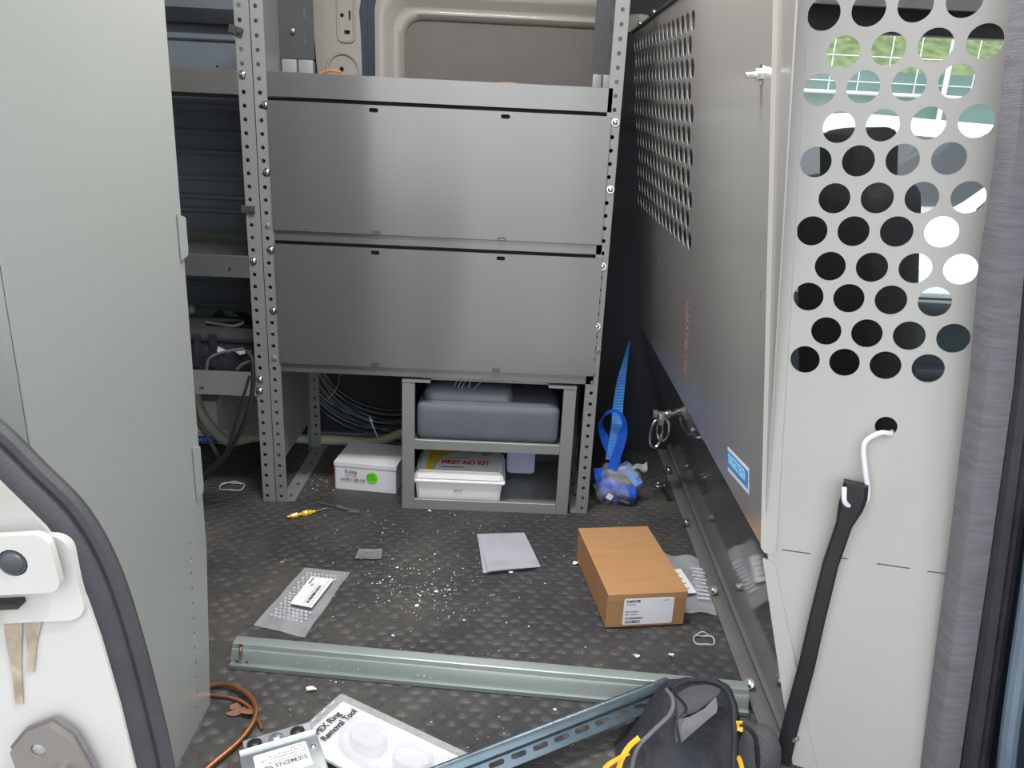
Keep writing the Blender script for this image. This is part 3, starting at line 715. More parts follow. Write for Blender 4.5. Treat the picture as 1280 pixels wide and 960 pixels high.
# ---- lower rack in the bay
rk = thing('drawer_rack', 'small open grey steel rack with two bays on the floor under the doors', 'rack', (-.025, 2.08, 0))
R0, R1, RZ, RF = -.257, .206, .372, 1.932
b = new(); box2(b, (R0, RF, 0), (R0+.034, RF+.012, RZ), .001, 1); obj('upright', b, m_steel, rk)
b = new(); box2(b, (R1-.034, RF, 0), (R1, RF+.012, RZ), .001, 1); obj('upright', b, m_steel, rk)
b = new(); box2(b, (R0+.034, RF+.001, .0), (R1-.034, RF+.012, .030), .001, 1); box2(b, (R0, RF+.012, .0), (R1, 2.29, .006)); obj('bottom_shelf', b, m_steel, rk)
b = new(); box2(b, (R0+.034, RF+.001, .180), (R1-.034, RF+.012, .208), .001, 1); box2(b, (R0, RF+.012, .196), (R1, 2.29, .2)); obj('middle_shelf', b, m_steel, rk)
for x in (R0, R1-.002):
    b = new(); box2(b, (x, RF+.01, 0), (x+.002, 2.29, RZ)); obj('side_panel', b, m_steel, rk)
b = new(); box2(b, (R0, 2.288, 0), (R1, 2.29, .26)); obj('back_panel', b, m_case, rk)
for x0, x1 in ((R0, R0+.075), (R1-.075, R1)):
    b = new(); box2(b, (x0, RF-.002, RZ), (x1, RF+.03, RZ+.0035)); obj('top_tab', b, m_steel, rk)
b = new(); box2(b, (R0+.045, 2.02, .352), (R1-.05, 2.20, .358)); bb = obj('paper_board', b, m_card_w); tag(bb, 'pale cardboard sheet lying behind the dark moulded case in the rack', 'board')
# moulded case
cs = thing('moulded_case', 'dark grey moulded plastic case in the upper bay of the rack', 'case', (-.02, 2.10, .2))
b = new(); box2(b, (-.2215, 1.9455, .201), (.169, 2.25, .312), .026, 4); obj('body', b, m_case, cs)
b = new(); box2(b, (-.205, 1.965, .285), (.040, 2.20, .346), .032, 5); obj('raised_top', b, m_case, cs)
zt = thing('zip_ties', 'thin pale zip ties hanging over the dark moulded case', 'zip tie', at(600, 497, 1.99))
for (xa, ya, xb, yb) in ((572, 475, 567, 484), (577, 475, 573, 484), (582, 475, 577, 486), (588, 476, 586, 484), (603, 476, 586, 492), (578, 494, 583, 497)):
    b = new(); tube(b, [at(xa, ya, 1.975), at(xb, yb, 1.98)], .0012, 5, 1, smooth=False); obj('tie', b, m_film, zt)
# lilac bin
b = new(); p0, p1 = at(628, 560, 2.16), at(672, 591, 2.16)
b = new(); plate(b, rrect(.034, at(640, 591, 2.145).z, .118, .190, .012), [], .09, XZ(2.19)); bn = obj('plastic_bin', b, m_lilac); tag(bn, 'lilac tinted plastic bin behind the first aid box', 'bin')
# ---- first aid kit
fk = thing('first_aid_box', 'white plastic first aid box with red lettering in the lower bay of the rack', 'first aid kit', (-.10, 2.04, .006))
def taper(bm, x0, x1, y0, y1, z0, z1, dx, bev):
    t = bmesh.new(); bmesh.ops.create_cube(t, size=1)
    for v in t.verts:
        k = dx if v.co.z < 0 else 0
        v.co = Vector(((x0+k if v.co.x < 0 else x1-k), (y0+k if v.co.y < 0 else y1-k), (z0 if v.co.z < 0 else z1)))
    bmesh.ops.bevel(t, geom=t.edges[:], offset=bev, segments=3, affect='EDGES'); merge(bm, t)
b = new(); taper(b, -.224, .020, 1.963, 2.125, .006, .078, .006, .006); obj('body', b, m_white_p, fk)
b = new(); taper(b, -.231, .028, 1.955, 2.132, .070, .080, 0, .003)
t = bmesh.new(); bmesh.ops.create_cube(t, size=1)
for v in t.verts:
    k = .008 if v.co.z > 0 else 0
    v.co = Vector(((-.229+k if v.co.x < 0 else .026-k), (1.957+k if v.co.y < 0 else 2.13-k), (.076 if v.co.z < 0 else .103)))
bmesh.ops.bevel(t, geom=t.edges[:], offset=.007, segments=3, affect='EDGES'); merge(b, t); lid = obj('lid', b, m_white_p, fk)
Mtp = plane((0, 0, .1036), (1, 0, 0), (0, 1, 0))
b = new(); arc = [(-.196, 1.975), (-.196, 2.115), (-.10, 2.115)]+[(-.10-.078*math.sin(PI/2*i/8)-.0, 2.112-.137*(1-math.cos(PI/2*i/8))) for i in range(9)]
plate(b, arc, [], .0004, Mtp); obj('yellow_print', b, m_yellow, lid)
b = new(); ap = [(-.10-.078*math.sin(PI/2*i/8)+.003, 2.110-.137*(1-math.cos(PI/2*i/8))) for i in range(9)]
ribbon(b, [Vector((x, y, .1038)) for x, y in ap], .003, (1, -.4, 0), .0004, 2); obj('curve_line', b, m_greyink, lid)
text('FIRST AID KIT', .034, m_redink, plane((-.155, 2.028, .1038), (1, 0, 0), (0, 1, 0)), lid, sx=.655, bold=.0016)
text('ANSI COMPLIANT', .016, m_greyink, plane((-.150, 2.058, .1038), (1, 0, 0), (0, 1, 0)), lid, sx=.55)
b = new(); box2(b, (-.155, 1.992, .1036), (-.090, 1.998, .1040)); obj('grey_print', b, m_greyink, lid)
text('2014', .016, m_ink, plane((-.040, 2.092, .1038), (1, 0, 0), (0, 1, 0)), lid, sx=.7, bold=.0008)
text('BASIC', .011, m_greyink, plane((-.115, 1.9615, .046), (1, 0, 0), (0, 0, 1)), fk, sx=.9)

# ---- white carton with green sticker
cth = math.atan2(-.02, .18)
ct = thing('white_carton', 'white cardboard carton with a round green sticker on the floor left of the rack', 'carton', (-.366, 2.10, 0), 0)
def cvt(lx, ly, lz): return Vector((-.366+lx*math.cos(cth)-ly*math.sin(cth), 2.10+lx*math.sin(cth)+ly*math.cos(cth), lz))
Rz = Matrix.Rotation(cth, 3, 'Z')
b = new(); box(b, cvt(0, 0, .043), (.180, .150, .084), Rz, .0015, 1); obj('body', b, m_card_w, ct)
b = new(); box(b, cvt(0, 0, .0875), (.184, .154, .003), Rz, .0008, 1); box(b, cvt(0, -.0765, .082), (.184, .002, .012), Rz); obj('lid', b, m_card_w, ct)
b = new(); box(b, cvt(-.0915, 0, .045), (.002, .150, .085), Rz); obj('cut_edge', b, m_card_e, ct)
Mf = plane(cvt(-.09, -.0765, 0), Rz @ Vector((1, 0, 0)), (0, 0, 1)); Mf = Mf @ Matrix.Translation((0, 0, .0012))
b = new(); plate(b, circ(.110, .047, .0165, 24), [], .0006, Mf); g_ = obj('green_sticker', b, m_green, ct)
text('PASS', .0115, m_dkgreen, Mf @ Matrix.Translation((.0965, .052, .0006)), g_, sx=.9); text('MC-P-N-7', .0075, m_dkgreen, Mf @ Matrix.Translation((.096, .042, .0006)), g_, sx=.8)
text('Kidde', .0155, m_ink, Mf @ Matrix.Translation((.030, .060, .0004)), ct, sx=1.0); text('Series-u 00', .0075, m_greyink, Mf @ Matrix.Translation((.030, .048, .0004)), ct, sx=1)
def barcode(parent, M, x, y, w, h, n=26, m=None, local=False):
    b = new(); cx = x
    for i in range(n):
        ww = w/n*random.choice((.35, .6, .35, .8))
        box(b, M @ Vector((cx+ww/2, y, .0003)), (ww, h, .0003), M.to_3x3()); cx += w/n
    return obj('barcode', b, m or m_ink, parent, local=local)
barcode(ct, Mf, .018, .036, .072, .008, 14, m_greyink)

# ---- cable coil behind
cc = thing('cable_coil', 'coil of thin multicoloured wires held by a zip tie, behind the white carton', 'cable coil', (-.37, 2.33, .02))
cols = [(.20, .20, .20), (.30, .27, .22), (.06, .07, .07), (.25, .36, .42), (.16, .28, .36), (.05, .05, .06), (.10, .18, .16), (.42, .40, .36), (.20, .24, .22), (.05, .06, .08), (.32, .30, .24), (.12, .14, .16), (.06, .16, .13), (.25, .25, .25)]
wm = [mat('wire sheath %d' % i, c_, .4, 0, .05, 20) for i, c_ in enumerate(cols)]
for i in range(20):
    r = .232+.0036*i+random.uniform(-.004, .004); e = random.uniform(.94, 1.04); ph = random.uniform(-.02, .02); yy = 2.352+random.uniform(0, .045)
    b = new(); pts = []
    for k in range(28):
        a = 2*PI*k/28; pts.append(Vector((-.362+ph+r*math.cos(a), yy+.012*math.sin(3*a+i), .338+ph*.5+r*e*math.sin(a))))
    tube(b, pts, .0019, 6, 2, closed=True); obj('wire', b, wm[i % 14], cc)
b = new(); tube(b, [at(x, y, 2.29) for x, y in ((425, 468), (421, 485), (410, 499))], .0016, 6); obj('wire', b, m_dull, cc)
b = new(); tube(b, [at(462, 521, 2.325), at(465, 530, 2.32), at(472, 546, 2.325)], .003, 6); dome(b, at(464, 526, 2.318), (0, -1, 0), .006); obj('zip_tie', b, m_label, cc)
# cream hose loop + plastic
hz = [(236, 430), (246, 500), (262, 532), (286, 558), (322, 576), (360, 584), (398, 577), (430, 572), (470, 556), (505, 540)]
b = new(); hp = [at(x, y, 2.27+(.085 if x > 310 else .04 if x > 280 else 0)) for x, y in hz]
for p in hp: p.z = max(p.z, .019)
tube(b, hp, .0165, 12); ho = obj('cream_hose', b, m_cream); tag(ho, 'thick cream coloured hose curving behind the post of the left shelving unit', 'hose')
b = new()
cb = at(300, 520, 2.36)
t = bmesh.new(); bmesh.ops.create_icosphere(t, subdivisions=3, radius=1)
for v in t.verts:
    s_ = 1+.12*math.sin(7*v.co.x+3*v.co.z)+.08*random.uniform(-1, 1); v.co = cb+Vector((v.co.x*.085*s_, v.co.y*.03, v.co.z*.10*s_))
merge(b, t); pb = obj('plastic_bag', b, m_film, sharp=15); tag(pb, 'crumpled clear plastic bag behind the black cables below the left shelf', 'bag')
# white box with blue label
wb = thing('white_case', 'white case with a blue label half hidden behind the cabinet', 'case', at(255, 580, 2.34))
b = new(); p0, p1 = at(225, 500, 2.30), at(276, 574, 2.30); box2(b, (p0.x, 2.30, .05), (p1.x, 2.40, p0.z), .006); box2(b, (p0.x-.02, 2.29, .016), (p1.x+.02, 2.40, .05), .004); obj('body', b, m_white_p, wb)
b = new(); p0, p1 = at(240, 543, 2.298), at(273, 553, 2.298); box2(b, (p0.x, 2.288, p1.z), (p1.x, 2.2985, p0.z)); l_ = obj('label_strip', b, m_bluetape, wb)
text('WARNING', .017, m_palebl, plane((p0.x+.006, 2.2875, (p0.z+p1.z)/2), (1, 0, 0), (0, 0, 1)), l_, sx=.75)
# black cables in front of the left unit
cbl = [[(237, 440), (238, 480), (246, 522), (260, 548), (271, 568), (271, 580), (262, 592), (246, 606)],
       [(309, 438), (316, 455), (314, 500), (300, 540), (278, 575), (255, 594), (240, 612)],
       [(312, 470), (300, 510), (286, 556), (275, 575), (258, 588)]]
for i, pth in enumerate(cbl):
    b = new(); tube(b, [at(x, y, 1.90-.03*i) for x, y in pth], (.0058, .0062, .004)[i], 8)
    o = obj('black_cable', b, m_blk); tag(o, ('black cable hanging closest to the cabinet edge and curling to the floor', 'thick black cable hanging in front of the perforated post of the left unit', 'thin black cable between the other two hanging cables')[i], 'cable', None)
# things on the left unit's lower shelf
tb = thing('tool_roll', 'dark grey fabric tool roll on the lower shelf of the left unit', 'tool bag', at(280, 430, 2.10))
b = new(); tube(b, [at(x, y, 2.08) for x, y in ((215, 410), (262, 412), (300, 414), (345, 420))], .036, 12); obj('roll', b, m_greyfab, tb)
b = new(); box2(b, (at(225, 440, 2.1).x, 2.04, .335), (-.66, 2.20, .42), .02); obj('base', b, m_bag, tb)
for x in (246, 266):
    b = new(); ribbon(b, [at(x, 418, 2.035), at(x+1, 440, 2.035), at(x-1, 458, 2.035)], .020, (1, 0, 0), .004, 3); obj('strap', b, m_bag, tb)
ph_ = thing('black_pouch', 'shiny black pouch with a pale zipped edge lying on the tool roll', 'pouch', at(290, 408, 2.05))
b = new(); prism(b, [at(257, 404, 2.05), at(272, 388, 2.12), at(308, 390, 2.12), at(318, 406, 2.05)], (0, 0, -.012)); obj('body', b, m_blk, ph_)
b = new(); tube(b, [at(x, y, 2.045) for x, y in ((257, 402), (275, 405), (292, 407), (305, 403))], .0045, 8); obj('zip_edge', b, m_dull, ph_)
b = new(); prism(b, [at(278, 390, 2.11), at(290, 389, 2.11), at(298, 396, 2.09), at(284, 397, 2.09)], (0, 0, .003)); obj('green_window', b, mat('dark green film', (.06, .13, .11), .2, 0, .1, 9), ph_)
b = new(); prism(b, [at(270, 435, 2.04), at(286, 431, 2.06), at(287, 441, 2.04), at(272, 441, 2.03)], (0, 0, .003)); o = obj('foil_wrapper', b, m_film); tag(o, 'crumpled silvery foil wrapper below the tool roll', 'wrapper')
b = new(); prism(b, [at(291, 438, 2.04), at(302, 434, 2.06), at(314, 440, 2.04), at(300, 444, 2.03)], (0, 0, .003)); o = obj('paper_packet', b, mat('pale peach paper', (.55, .42, .33), .6, 0, .3, 40)); tag(o, 'small peach and red paper packet under the shelf edge of the left unit', 'packet')
b = new(); cyl(b, at(229, 387, 2.2), at(239, 387, 2.2), .014, 12); cyl(b, at(239, 387, 2.2), at(243, 387, 2.2), .010, 12); o = obj('cream_bottle', b, m_cream); tag(o, 'cream bottle end showing beside the cabinet edge above the tool roll', 'bottle')
b = new(); tube(b, [at(x, y, 2.0) for x, y in ((258, 462), (262, 448), (280, 440), (305, 436))], .004, 8); tube(b, [at(x, y, 2.0) for x, y in ((296, 462), (304, 455), (318, 450))], .004, 8); o = obj('grey_lead', b, m_case); tag(o, 'grey looped lead lying on the lower left shelf', 'cable')
# orange cords on the top tray
b = new(); tube(b, [Vector(v) for v in ((-.385, 2.05, 1.112), (-.345, 2.03, 1.1205), (-.30, 2.04, 1.119), (-.25, 2.05, 1.112), (-.30, 2.12, 1.118), (-.36, 2.10, 1.12))], .0055, 8, closed=True); o = obj('orange_cord', b, m_orange); tag(o, 'coiled orange cord on the top shelf near its left part', 'cord')
b = new(); tube(b, [Vector(v) for v in ((-.06, 2.03, 1.112), (-.03, 2.02, 1.1195), (.01, 2.02, 1.1195), (.04, 2.03, 1.112))], .006, 8); o = obj('orange_cord', b, m_orange); tag(o, 'short red orange cord end at the middle of the top shelf', 'cord')
b = new(); tube(b, [at(x, y, 2.30) for x, y in ((400, 92), (412, 88), (426, 90))], .004, 8); o = obj('orange_cord', b, m_orange); tag(o, 'faint orange cord end beside the beige pillar', 'cord')

# ================================================================== THINGS ON THE FLOOR
def sagsheet(bm, cs, nu, nv, amp, seed, z0=.004, th=.0004, f=5):
    rnd = random.Random(seed); a_, b_ = rnd.uniform(0, 6), rnd.uniform(0, 6)
    P = [Vector((c.x, c.y, 0)) for c in cs]
    def fn(u, v):
        p = P[0].lerp(P[1], u).lerp(P[3].lerp(P[2], u), v)
        z = z0+amp*(.5+.5*math.sin(f*u+a_))*(.5+.5*math.sin(f*1.3*v+b_))
        return Vector((p.x, p.y, z))
    return grid(bm, nu, nv, fn, th), fn
# folded white paper
pp = thing('folded_paper', 'folded white sheet of paper on the black mat in front of the rack', 'paper', fl(635, 690))
cs_ = [fl(596, 668, .004), fl(655, 666, .004), fl(676, 709, .004), fl(604, 717, .004)]
b = new(); sagsheet(b, cs_, 10, 8, .006, 1, .005); obj('sheet', b, m_paper, pp)
cs2 = [fl(598, 669, .01), fl(654, 668, .01), fl(672, 710, .01), fl(610, 715.5, .01)]
b = new(); sagsheet(b, cs2, 10, 8, .005, 2, .0125); obj('sheet', b, m_paper, pp)
# torn printed scrap
sc_ = thing('paper_scrap', 'small torn scrap of printed grey paper on the black mat', 'paper', fl(460, 692))
b = new(); sagsheet(b, [fl(449, 687, .004), fl(478, 686, .004), fl(476, 699, .004), fl(443, 699, .004)], 6, 4, .003, 4, .004); obj('sheet', b, mat('grey paper', (.42, .42, .40), .7, 0, .2, 150), sc_)
b = new()
for r in range(4):
    a_, c_ = fl(450-r*.8, 689+2.6*r, .009), fl(475-r*.3, 689+2.6*r, .009); box(b, (a_+c_)/2, ((c_-a_).length, .002, .0004))
obj('print', b, m_greyink, sc_)
# plastic pouch with label
po = thing('label_pouch', 'clear plastic pouch with bubble wrapped part and white label behind the long channel', 'pouch', fl(378, 752))
cs_ = [fl(381, 709, .004), fl(438, 715, .004), fl(381, 797, .004), fl(317, 781, .004)]
b = new(); _, fn = sagsheet(b, cs_, 22, 26, .007, 5, .003, 0, 9); obj('film', b, m_film, po)
def loc(cs, u, v, z): p = cs[0].lerp(cs[1], u).lerp(cs[3].lerp(cs[2], u), v); return Vector((p.x, p.y, z))
b = new()
def bub(bm, c, r, h): dome(bm, c, (0, 0, 1), r, h, 7)
for i in range(8):
    for j in range(17):
        u, v = .17+.68*(i+(.5 if j % 2 else 0))/8, .12+.76*j/17
        if .35 < u < .82 and .22 < v < .66: continue
        bub(b, loc(cs_, u, v, .0065), .0042, .004)
obj('bubble_wrap', b, m_bubble, po)
b = new(); a4 = [loc(cs_, .34, .20, .0125), loc(cs_, .82, .20, .0125), loc(cs_, .80, .66, .0125), loc(cs_, .36, .66, .0125)]
prism(b, a4, (0, 0, .0006)); lb = obj('label_sheet', b, m_label, po)
Ml = plane(a4[0]+Vector((0, 0, .0009)), a4[3]-a4[0], a4[1]-a4[0]); Ml = plane(a4[3]+Vector((0, 0, .0009)), a4[0]-a4[3], Vector((0, 0, 1)).cross(a4[0]-a4[3]) * -1) if False else plane(a4[2]+Vector((0, 0, .0009)), a4[1]-a4[2], a4[3]-a4[2])
L_ = (a4[1]-a4[2]).length; Wd = (a4[3]-a4[2]).length
b = new(); box(b, Ml @ Vector((L_*.5, Wd*.16, 0)), (L_*.95, .0008, .0003), Ml.to_3x3()); box(b, Ml @ Vector((L_*.45, Wd*.48, 0)), (L_*.7, .0008, .0003), Ml.to_3x3())
for k in range(5): box(b, Ml @ Vector((L_*.70, Wd*.72+k*.0012-.003, 0)), (.010, .0006, .0003), Ml.to_3x3())
box(b, Ml @ Vector((L_*.83, Wd*.88, 0)), (L_*.22, .004, .0003), Ml.to_3x3()); obj('print', b, m_greyink, lb)
barcode(lb, Ml, L_*.12, Wd*.33, L_*.6, .007, 22)
# brown box
bx = thing('brown_box', 'long brown cardboard box with a white shipping label on the mat', 'box', (.318, 1.565, 0), math.radians(8.0))
BW, BD, BH = .176, .285, .085
b = new(); box(b, (0, 0, BH/2+.003), (BW, BD, BH-.002), None, .0015, 1); obj('body', b, m_card_b, bx, local=True)
b = new(); box(b, (0, 0, BH+.0030), (BW+.003, BD+.002, .002), None, .0008, 1); box(b, (0, -BD/2-.0008, BH-.006), (BW+.002, .0016, .018), None, .0006, 1); obj('lid_flap', b, m_card_b, bx, local=True)
Mb = plane((-BW/2, -BD/2-.0018, .003), (1, 0, 0), (0, 0, 1))
b = new(); plate(b, rrect(.036, .008, .148, .073, .005), [], .0006, Mb); bl = obj('shipping_label', b, m_label, bx, local=True)
Mb2 = Mb @ Matrix.Translation((0, 0, .0005))
text('COMSCOPE', .0080, m_ink, Mb2 @ Matrix.Translation((.040, .066, 0)), bl, local=True, sx=.75, bold=.0003)
text('760242982', .0050, m_greyink, Mb2 @ Matrix.Translation((.040, .058, 0)), bl, local=True)
text('RJ45 Cat6 Jack', .0052, m_ink, Mb2 @ Matrix.Translation((.040, .041, 0)), bl, local=True)
text('Black  Series 1', .0050, m_ink, Mb2 @ Matrix.Translation((.040, .034, 0)), bl, local=True)
text('1 of 2', .0062, m_ink, Mb2 @ Matrix.Translation((.120, .066, 0)), bl, local=True)
barcode(bl, Mb2, .042, .0245, .038, .0045, 26, local=True); barcode(bl, Mb2, .042, .0155, .034, .007, 22, local=True)
# second pouch under the box
p2 = thing('grey_pouch', 'crumpled clear pouch with label trapped between the brown box and the partition', 'pouch', fl(870, 735))
cs_ = [fl(828, 693, .003), fl(880, 702, .003), fl(896, 770, .003), fl(846, 766, .003)]
b = new(); sagsheet(b, cs_, 20, 20, .012, 9, .004, 0, 8); obj('film', b, m_film, p2)
b = new(); prism(b, [fl(838, 712, .016), fl(851, 711, .016), fl(871, 741, .016), fl(857, 742, .016)], (0, 0, .0006)); l2 = obj('label_sheet', b, m_label, p2)
b = new()
for k in range(4): a_ = fl(842+4*k, 717+6*k, .0172); box(b, a_+Vector((.006, 0, 0)), (.018, .002+.001*(k % 2), .0004))
obj('print', b, m_ink, l2)
b = new()
for i in range(5):
    for j in range(9):
        bub(b, loc(cs_, .62+.3*i/5+(.03 if j % 2 else 0), .25+.6*j/9, .0125), .0048, .004)
obj('bubble_wrap', b, m_bubble, p2)

# long channel lying across
bmn = thing('steel_channel', 'long grey green steel channel lying across the mat', 'channel', (0, 1.23, 0))
L_a, R_a = Vector((-.497, 1.240, .003)), Vector((.487, 1.160, .003)); ax = (R_a-L_a).normalized(); sd_ = Vector((-ax.y, ax.x, 0))
prof = [(0, 0), (0, .010), (.003, .013), (.012, .011), (.020, .036), (.023, .040), (.027, .041), (.031, .051), (.035, .053), (.062, .053), (.062, .051), (.037, .051), (.033, .048), (.029, .038), (.025, .037), (.022, .034), (.015, .009), (.012, .008), (.004, .010), (.003, .008), (.003, 0)]
prof = [(a*.72, c*.80) for a, c in prof]
b = new(); n_ = 12
sweep(b, prof, [L_a.lerp(R_a, i/n_) for i in range(n_+1)], sd_, (0, 0, 1)); ch_ = obj('channel_body', b, m_beam, bmn)
p = L_a+ax*.022+sd_*.010+Vector((0, 0, .012)); b = new(); cyl(b, p, p+Vector((0, 0, .034)), .0032, 8); cyl(b, p+Vector((0, 0, .018)), p+Vector((0, 0, .036)), .0055, 10, .004); obj('bolt', b, m_chrome, bmn)
for dx in (-.010, .010):
    b = new(); cyl(b, p+ax*dx-Vector((0, 0, .001)), p+ax*dx+Vector((0, 0, .0005)), .003, 8); obj('bolt_hole', b, m_hole, bmn)  # dark disc painted as the shade of an open hole
b = new()
for i in range(40):
    q_ = L_a+ax*random.uniform(.06, .42)+sd_*random.uniform(.0105, .0125)+Vector((0, 0, random.uniform(.012, .018))); dome(b, q_, (0, -1, 1), random.uniform(.0006, .0016), None, 5)
obj('paint_speck', b, m_chip, bmn, stuff=True)

# slotted strut
e1, e2 = fl(838, 862, .062), fl(478, 1004, .036)
stt = thing('slotted_strut', 'blue tinted slotted zinc strut leaning over the long channel', 'strut', (e1+e2)/2)
ax2 = (e2-e1).normalized(); upv = Vector((0, 0, 1)); sv = ax2.cross(upv).normalized(); 
if sv.y > 0: sv = -sv                       # towards the camera
upv = sv.cross(ax2).normalized()
if upv.z < 0: upv = -upv
fc = (sv*.62+upv*.78).normalized()          # slotted back faces up and to the camera
ed = ax2.cross(fc).normalized()
if ed.y < 0: ed = -ed
Lc = (e2-e1).length; ori = e1
def sp(a, s_, f_): return ori+ax2*a+ed*s_+fc*f_
Mb_ = plane(sp(0, -.0205, 0), ax2, ed)
hs = [slot(.030+.0405*k, .0130, .028, .0085) for k in range(int(Lc/.0405))]
b = new(); plate(b, [(0, 0), (Lc, 0), (Lc, .0205), (0, .0205)], hs, .0022, Mb_); obj('slotted_face', b, m_strut, stt)
b = new()
prf = [(0, 0), (.006, .010), (.020, .013), (.030, .010), (.034, .003), (.034, -.018), (.026, -.018), (.026, -.016), (.032, -.016), (.032, .002), (.028, .008), (.020, .011), (.008, .008), (.001, -.002)]
sweep(b, [(a*.66-.0205+.0205, c_*.7) for a, c_ in prf], [sp(0, 0, 0), sp(Lc, 0, 0)], ed, fc); obj('ridged_edge', b, m_strut, stt)
b = new(); plate(b, [(0, 0), (Lc, 0), (Lc, .012), (0, .012)], [], .002, plane(sp(0, -.0205, 0), ax2, -fc)); obj('side_wall', b, m_strut, stt)

# PEX package
pk = thing('tool_package', 'clear blister package for a ring removal tool lying on the mat', 'package', (-.16, 1.06, 0), 0)
pd = Vector((.875, -.484, 0)); pn = Vector((-.46, -.888, 0)); pn = (pn-pd*pn.dot(pd)).normalized(); P0 = fl(426, 874, .010)
Mp = plane(P0+Vector((0, 0, .004)), pd, -pn)      # x along length, y = -width
b = new(); plate(b, rrect(-.004, -.130, .300, .006, .006), [], .0012, Mp @ Matrix.Translation((0, 0, .003))); obj('blister_sheet', b, m_clear, pk)
b = new(); plate(b, rrect(.010, -.124, .290, -.006, .002), [], .0012, Mp); cdp = obj('insert_card', b, mat('white printed card', (.74, .71, .72), .5, 0, .03, 8), pk)
# blister bulge outlines
def bulge(pts, h, name):
    b = new(); base = [Mp @ Vector((x, y, .0040)) for x, y in pts]; cx_ = sum(p[0] for p in pts)/len(pts); cy_ = sum(p[1] for p in pts)/len(pts)
    prevr = None
    for k, (s_, hh) in enumerate(((1, 0), (.97, h*.7), (.90, h), (.5, h*1.02))):
        ring = [b.verts.new(Mp @ Vector((cx_+(x-cx_)*s_, cy_+(y-cy_)*s_, .004+hh))) for x, y in pts]
        if prevr:
            for i in range(len(ring)): b.faces.new([prevr[i], prevr[(i+1) % len(ring)], ring[(i+1) % len(ring)], ring[i]])
        prevr = ring
    b.faces.new(prevr); return obj(name, b, m_clear, pk)
bulge([(v.x, v.y) for v in catmull([(.066, -.034, 0), (.086, -.020, 0), (.120, -.020, 0), (.150, -.028, 0), (.200, -.022, 0), (.260, -.026, 0), (.275, -.060, 0), (.25, -.100, 0), (.18, -.112, 0), (.11, -.108, 0), (.072, -.090, 0), (.062, -.06, 0)], 4, True)], .014, 'blister_bulge')
bulge([(v.x, v.y) for v in catmull([(.085, -.045, 0), (.120, -.040, 0), (.150, -.055, 0), (.145, -.085, 0), (.105, -.090, 0), (.080, -.070, 0)], 4, True)], .020, 'blister_bulge')
bulge([(v.x, v.y) for v in catmull([(.175, -.040, 0), (.215, -.034, 0), (.24, -.05, 0), (.235, -.085, 0), (.19, -.09, 0), (.17, -.065, 0)], 4, True)], .022, 'blister_bulge')
Mtx = plane((Mp @ Vector((.027, -.094, .0044))), -pn, -pd)
text('PEX Ring', .0175, m_ink, Mtx, pk, sx=.90, bold=.0004)
Mtx = plane((Mp @ Vector((.046, -.099, .0046))), -pn, -pd)
text('Removal Tool', .0180, m_ink, Mtx, pk, sx=.82, bold=.0004)
b = new()
for k in range(5):
    q0 = Mp @ Vector((-.001, -.018-.024*k, .0058)); q1 = Mp @ Vector((.003, -.030-.024*k, .0062)); tube(b, [q0, (q0+q1)/2+Vector((.002, 0, .001)), q1], .0008, 5)
obj('sealed_edge', b, m_label, pk)

# metal breaker cover
eL, eR = fl(296, 944, .036), fl(392, 911, .036); ea = math.atan2(eR.y-eL.y, eR.x-eL.x)-math.radians(4); ew = (eR-eL).length
eb = thing('electrical_cover', 'galvanised electrical cover box with an upside down white label', 'electrical box', Vector((eL.x, eL.y+.006, 0)), ea)
b = new(); box(b, (ew/2, -.052, .020), (ew, .104, .034), None, .004, 2); obj('body', b, m_galv, eb, local=True)
b = new(); tube(b, [Vector((.002, -.004, .036)), Vector((ew-.002, -.004, .036))], .0052, 8, 1, smooth=False); obj('bent_edge', b, m_galv, eb, local=True)
b = new(); box(b, (ew/2+.003, .017, .014), (ew*.88, .034, .026), None, .003, 2); obj('rear_housing', b, m_film, eb, local=True)
for k in range(3):
    b = new(); cyl(b, (ew*(.22+.28*k), .016, .020), (ew*(.22+.28*k), .016, .030), .012, 14); dome(b, (ew*(.22+.28*k), .016, .030), (0, 0, 1), .009, .003); obj('knockout', b, m_blk if k != 1 else m_galv, eb, local=True)
b = new(); dome(b, (ew*.90, -.036, .037), (0, 0, 1), .005, .003); obj('rivet', b, m_chrome, eb, local=True)
Mlb = plane((0, 0, .0376), (1, 0, 0), (0, 1, 0))
b = new(); plate(b, rrect(ew*.16, -.075, ew*.83, -.020, .003), [], .0005, Mlb); el = obj('label_plate', b, m_label, eb, local=True)
def ut(s_, size, x, y, **k): text(s_, size, k.pop('m', m_greyink), plane((x, y, .0380), (-1, 0, 0), (0, -1, 0)), el, local=True, **k)
ut('SIEMENS', .0125, ew*.80, -.053, sx=1.1, bold=.0003); ut('CAT NO. ECQF3  TYPE 1', .0060, ew*.80, -.0445); ut('ENCLOSED BREAKER COVER', .0055, ew*.80, -.0375); ut('SUITABLE FOR QP TYPE', .0055, ew*.80, -.031); ut('100A 240V', .0055, ew*.80, -.0255)
b = new(); tube(b, [Vector((ew*.29+.010*math.cos(2*PI*i/16), -.062+.010*math.sin(2*PI*i/16), .0382)) for i in range(16)], .0008, 5, 1, closed=True); obj('round_mark', b, m_ink, el, local=True)
text('U', .012, m_ink, plane((ew*.29+.004, -.062, .0382), (-1, 0, 0), (0, -1, 0)), el, local=True)

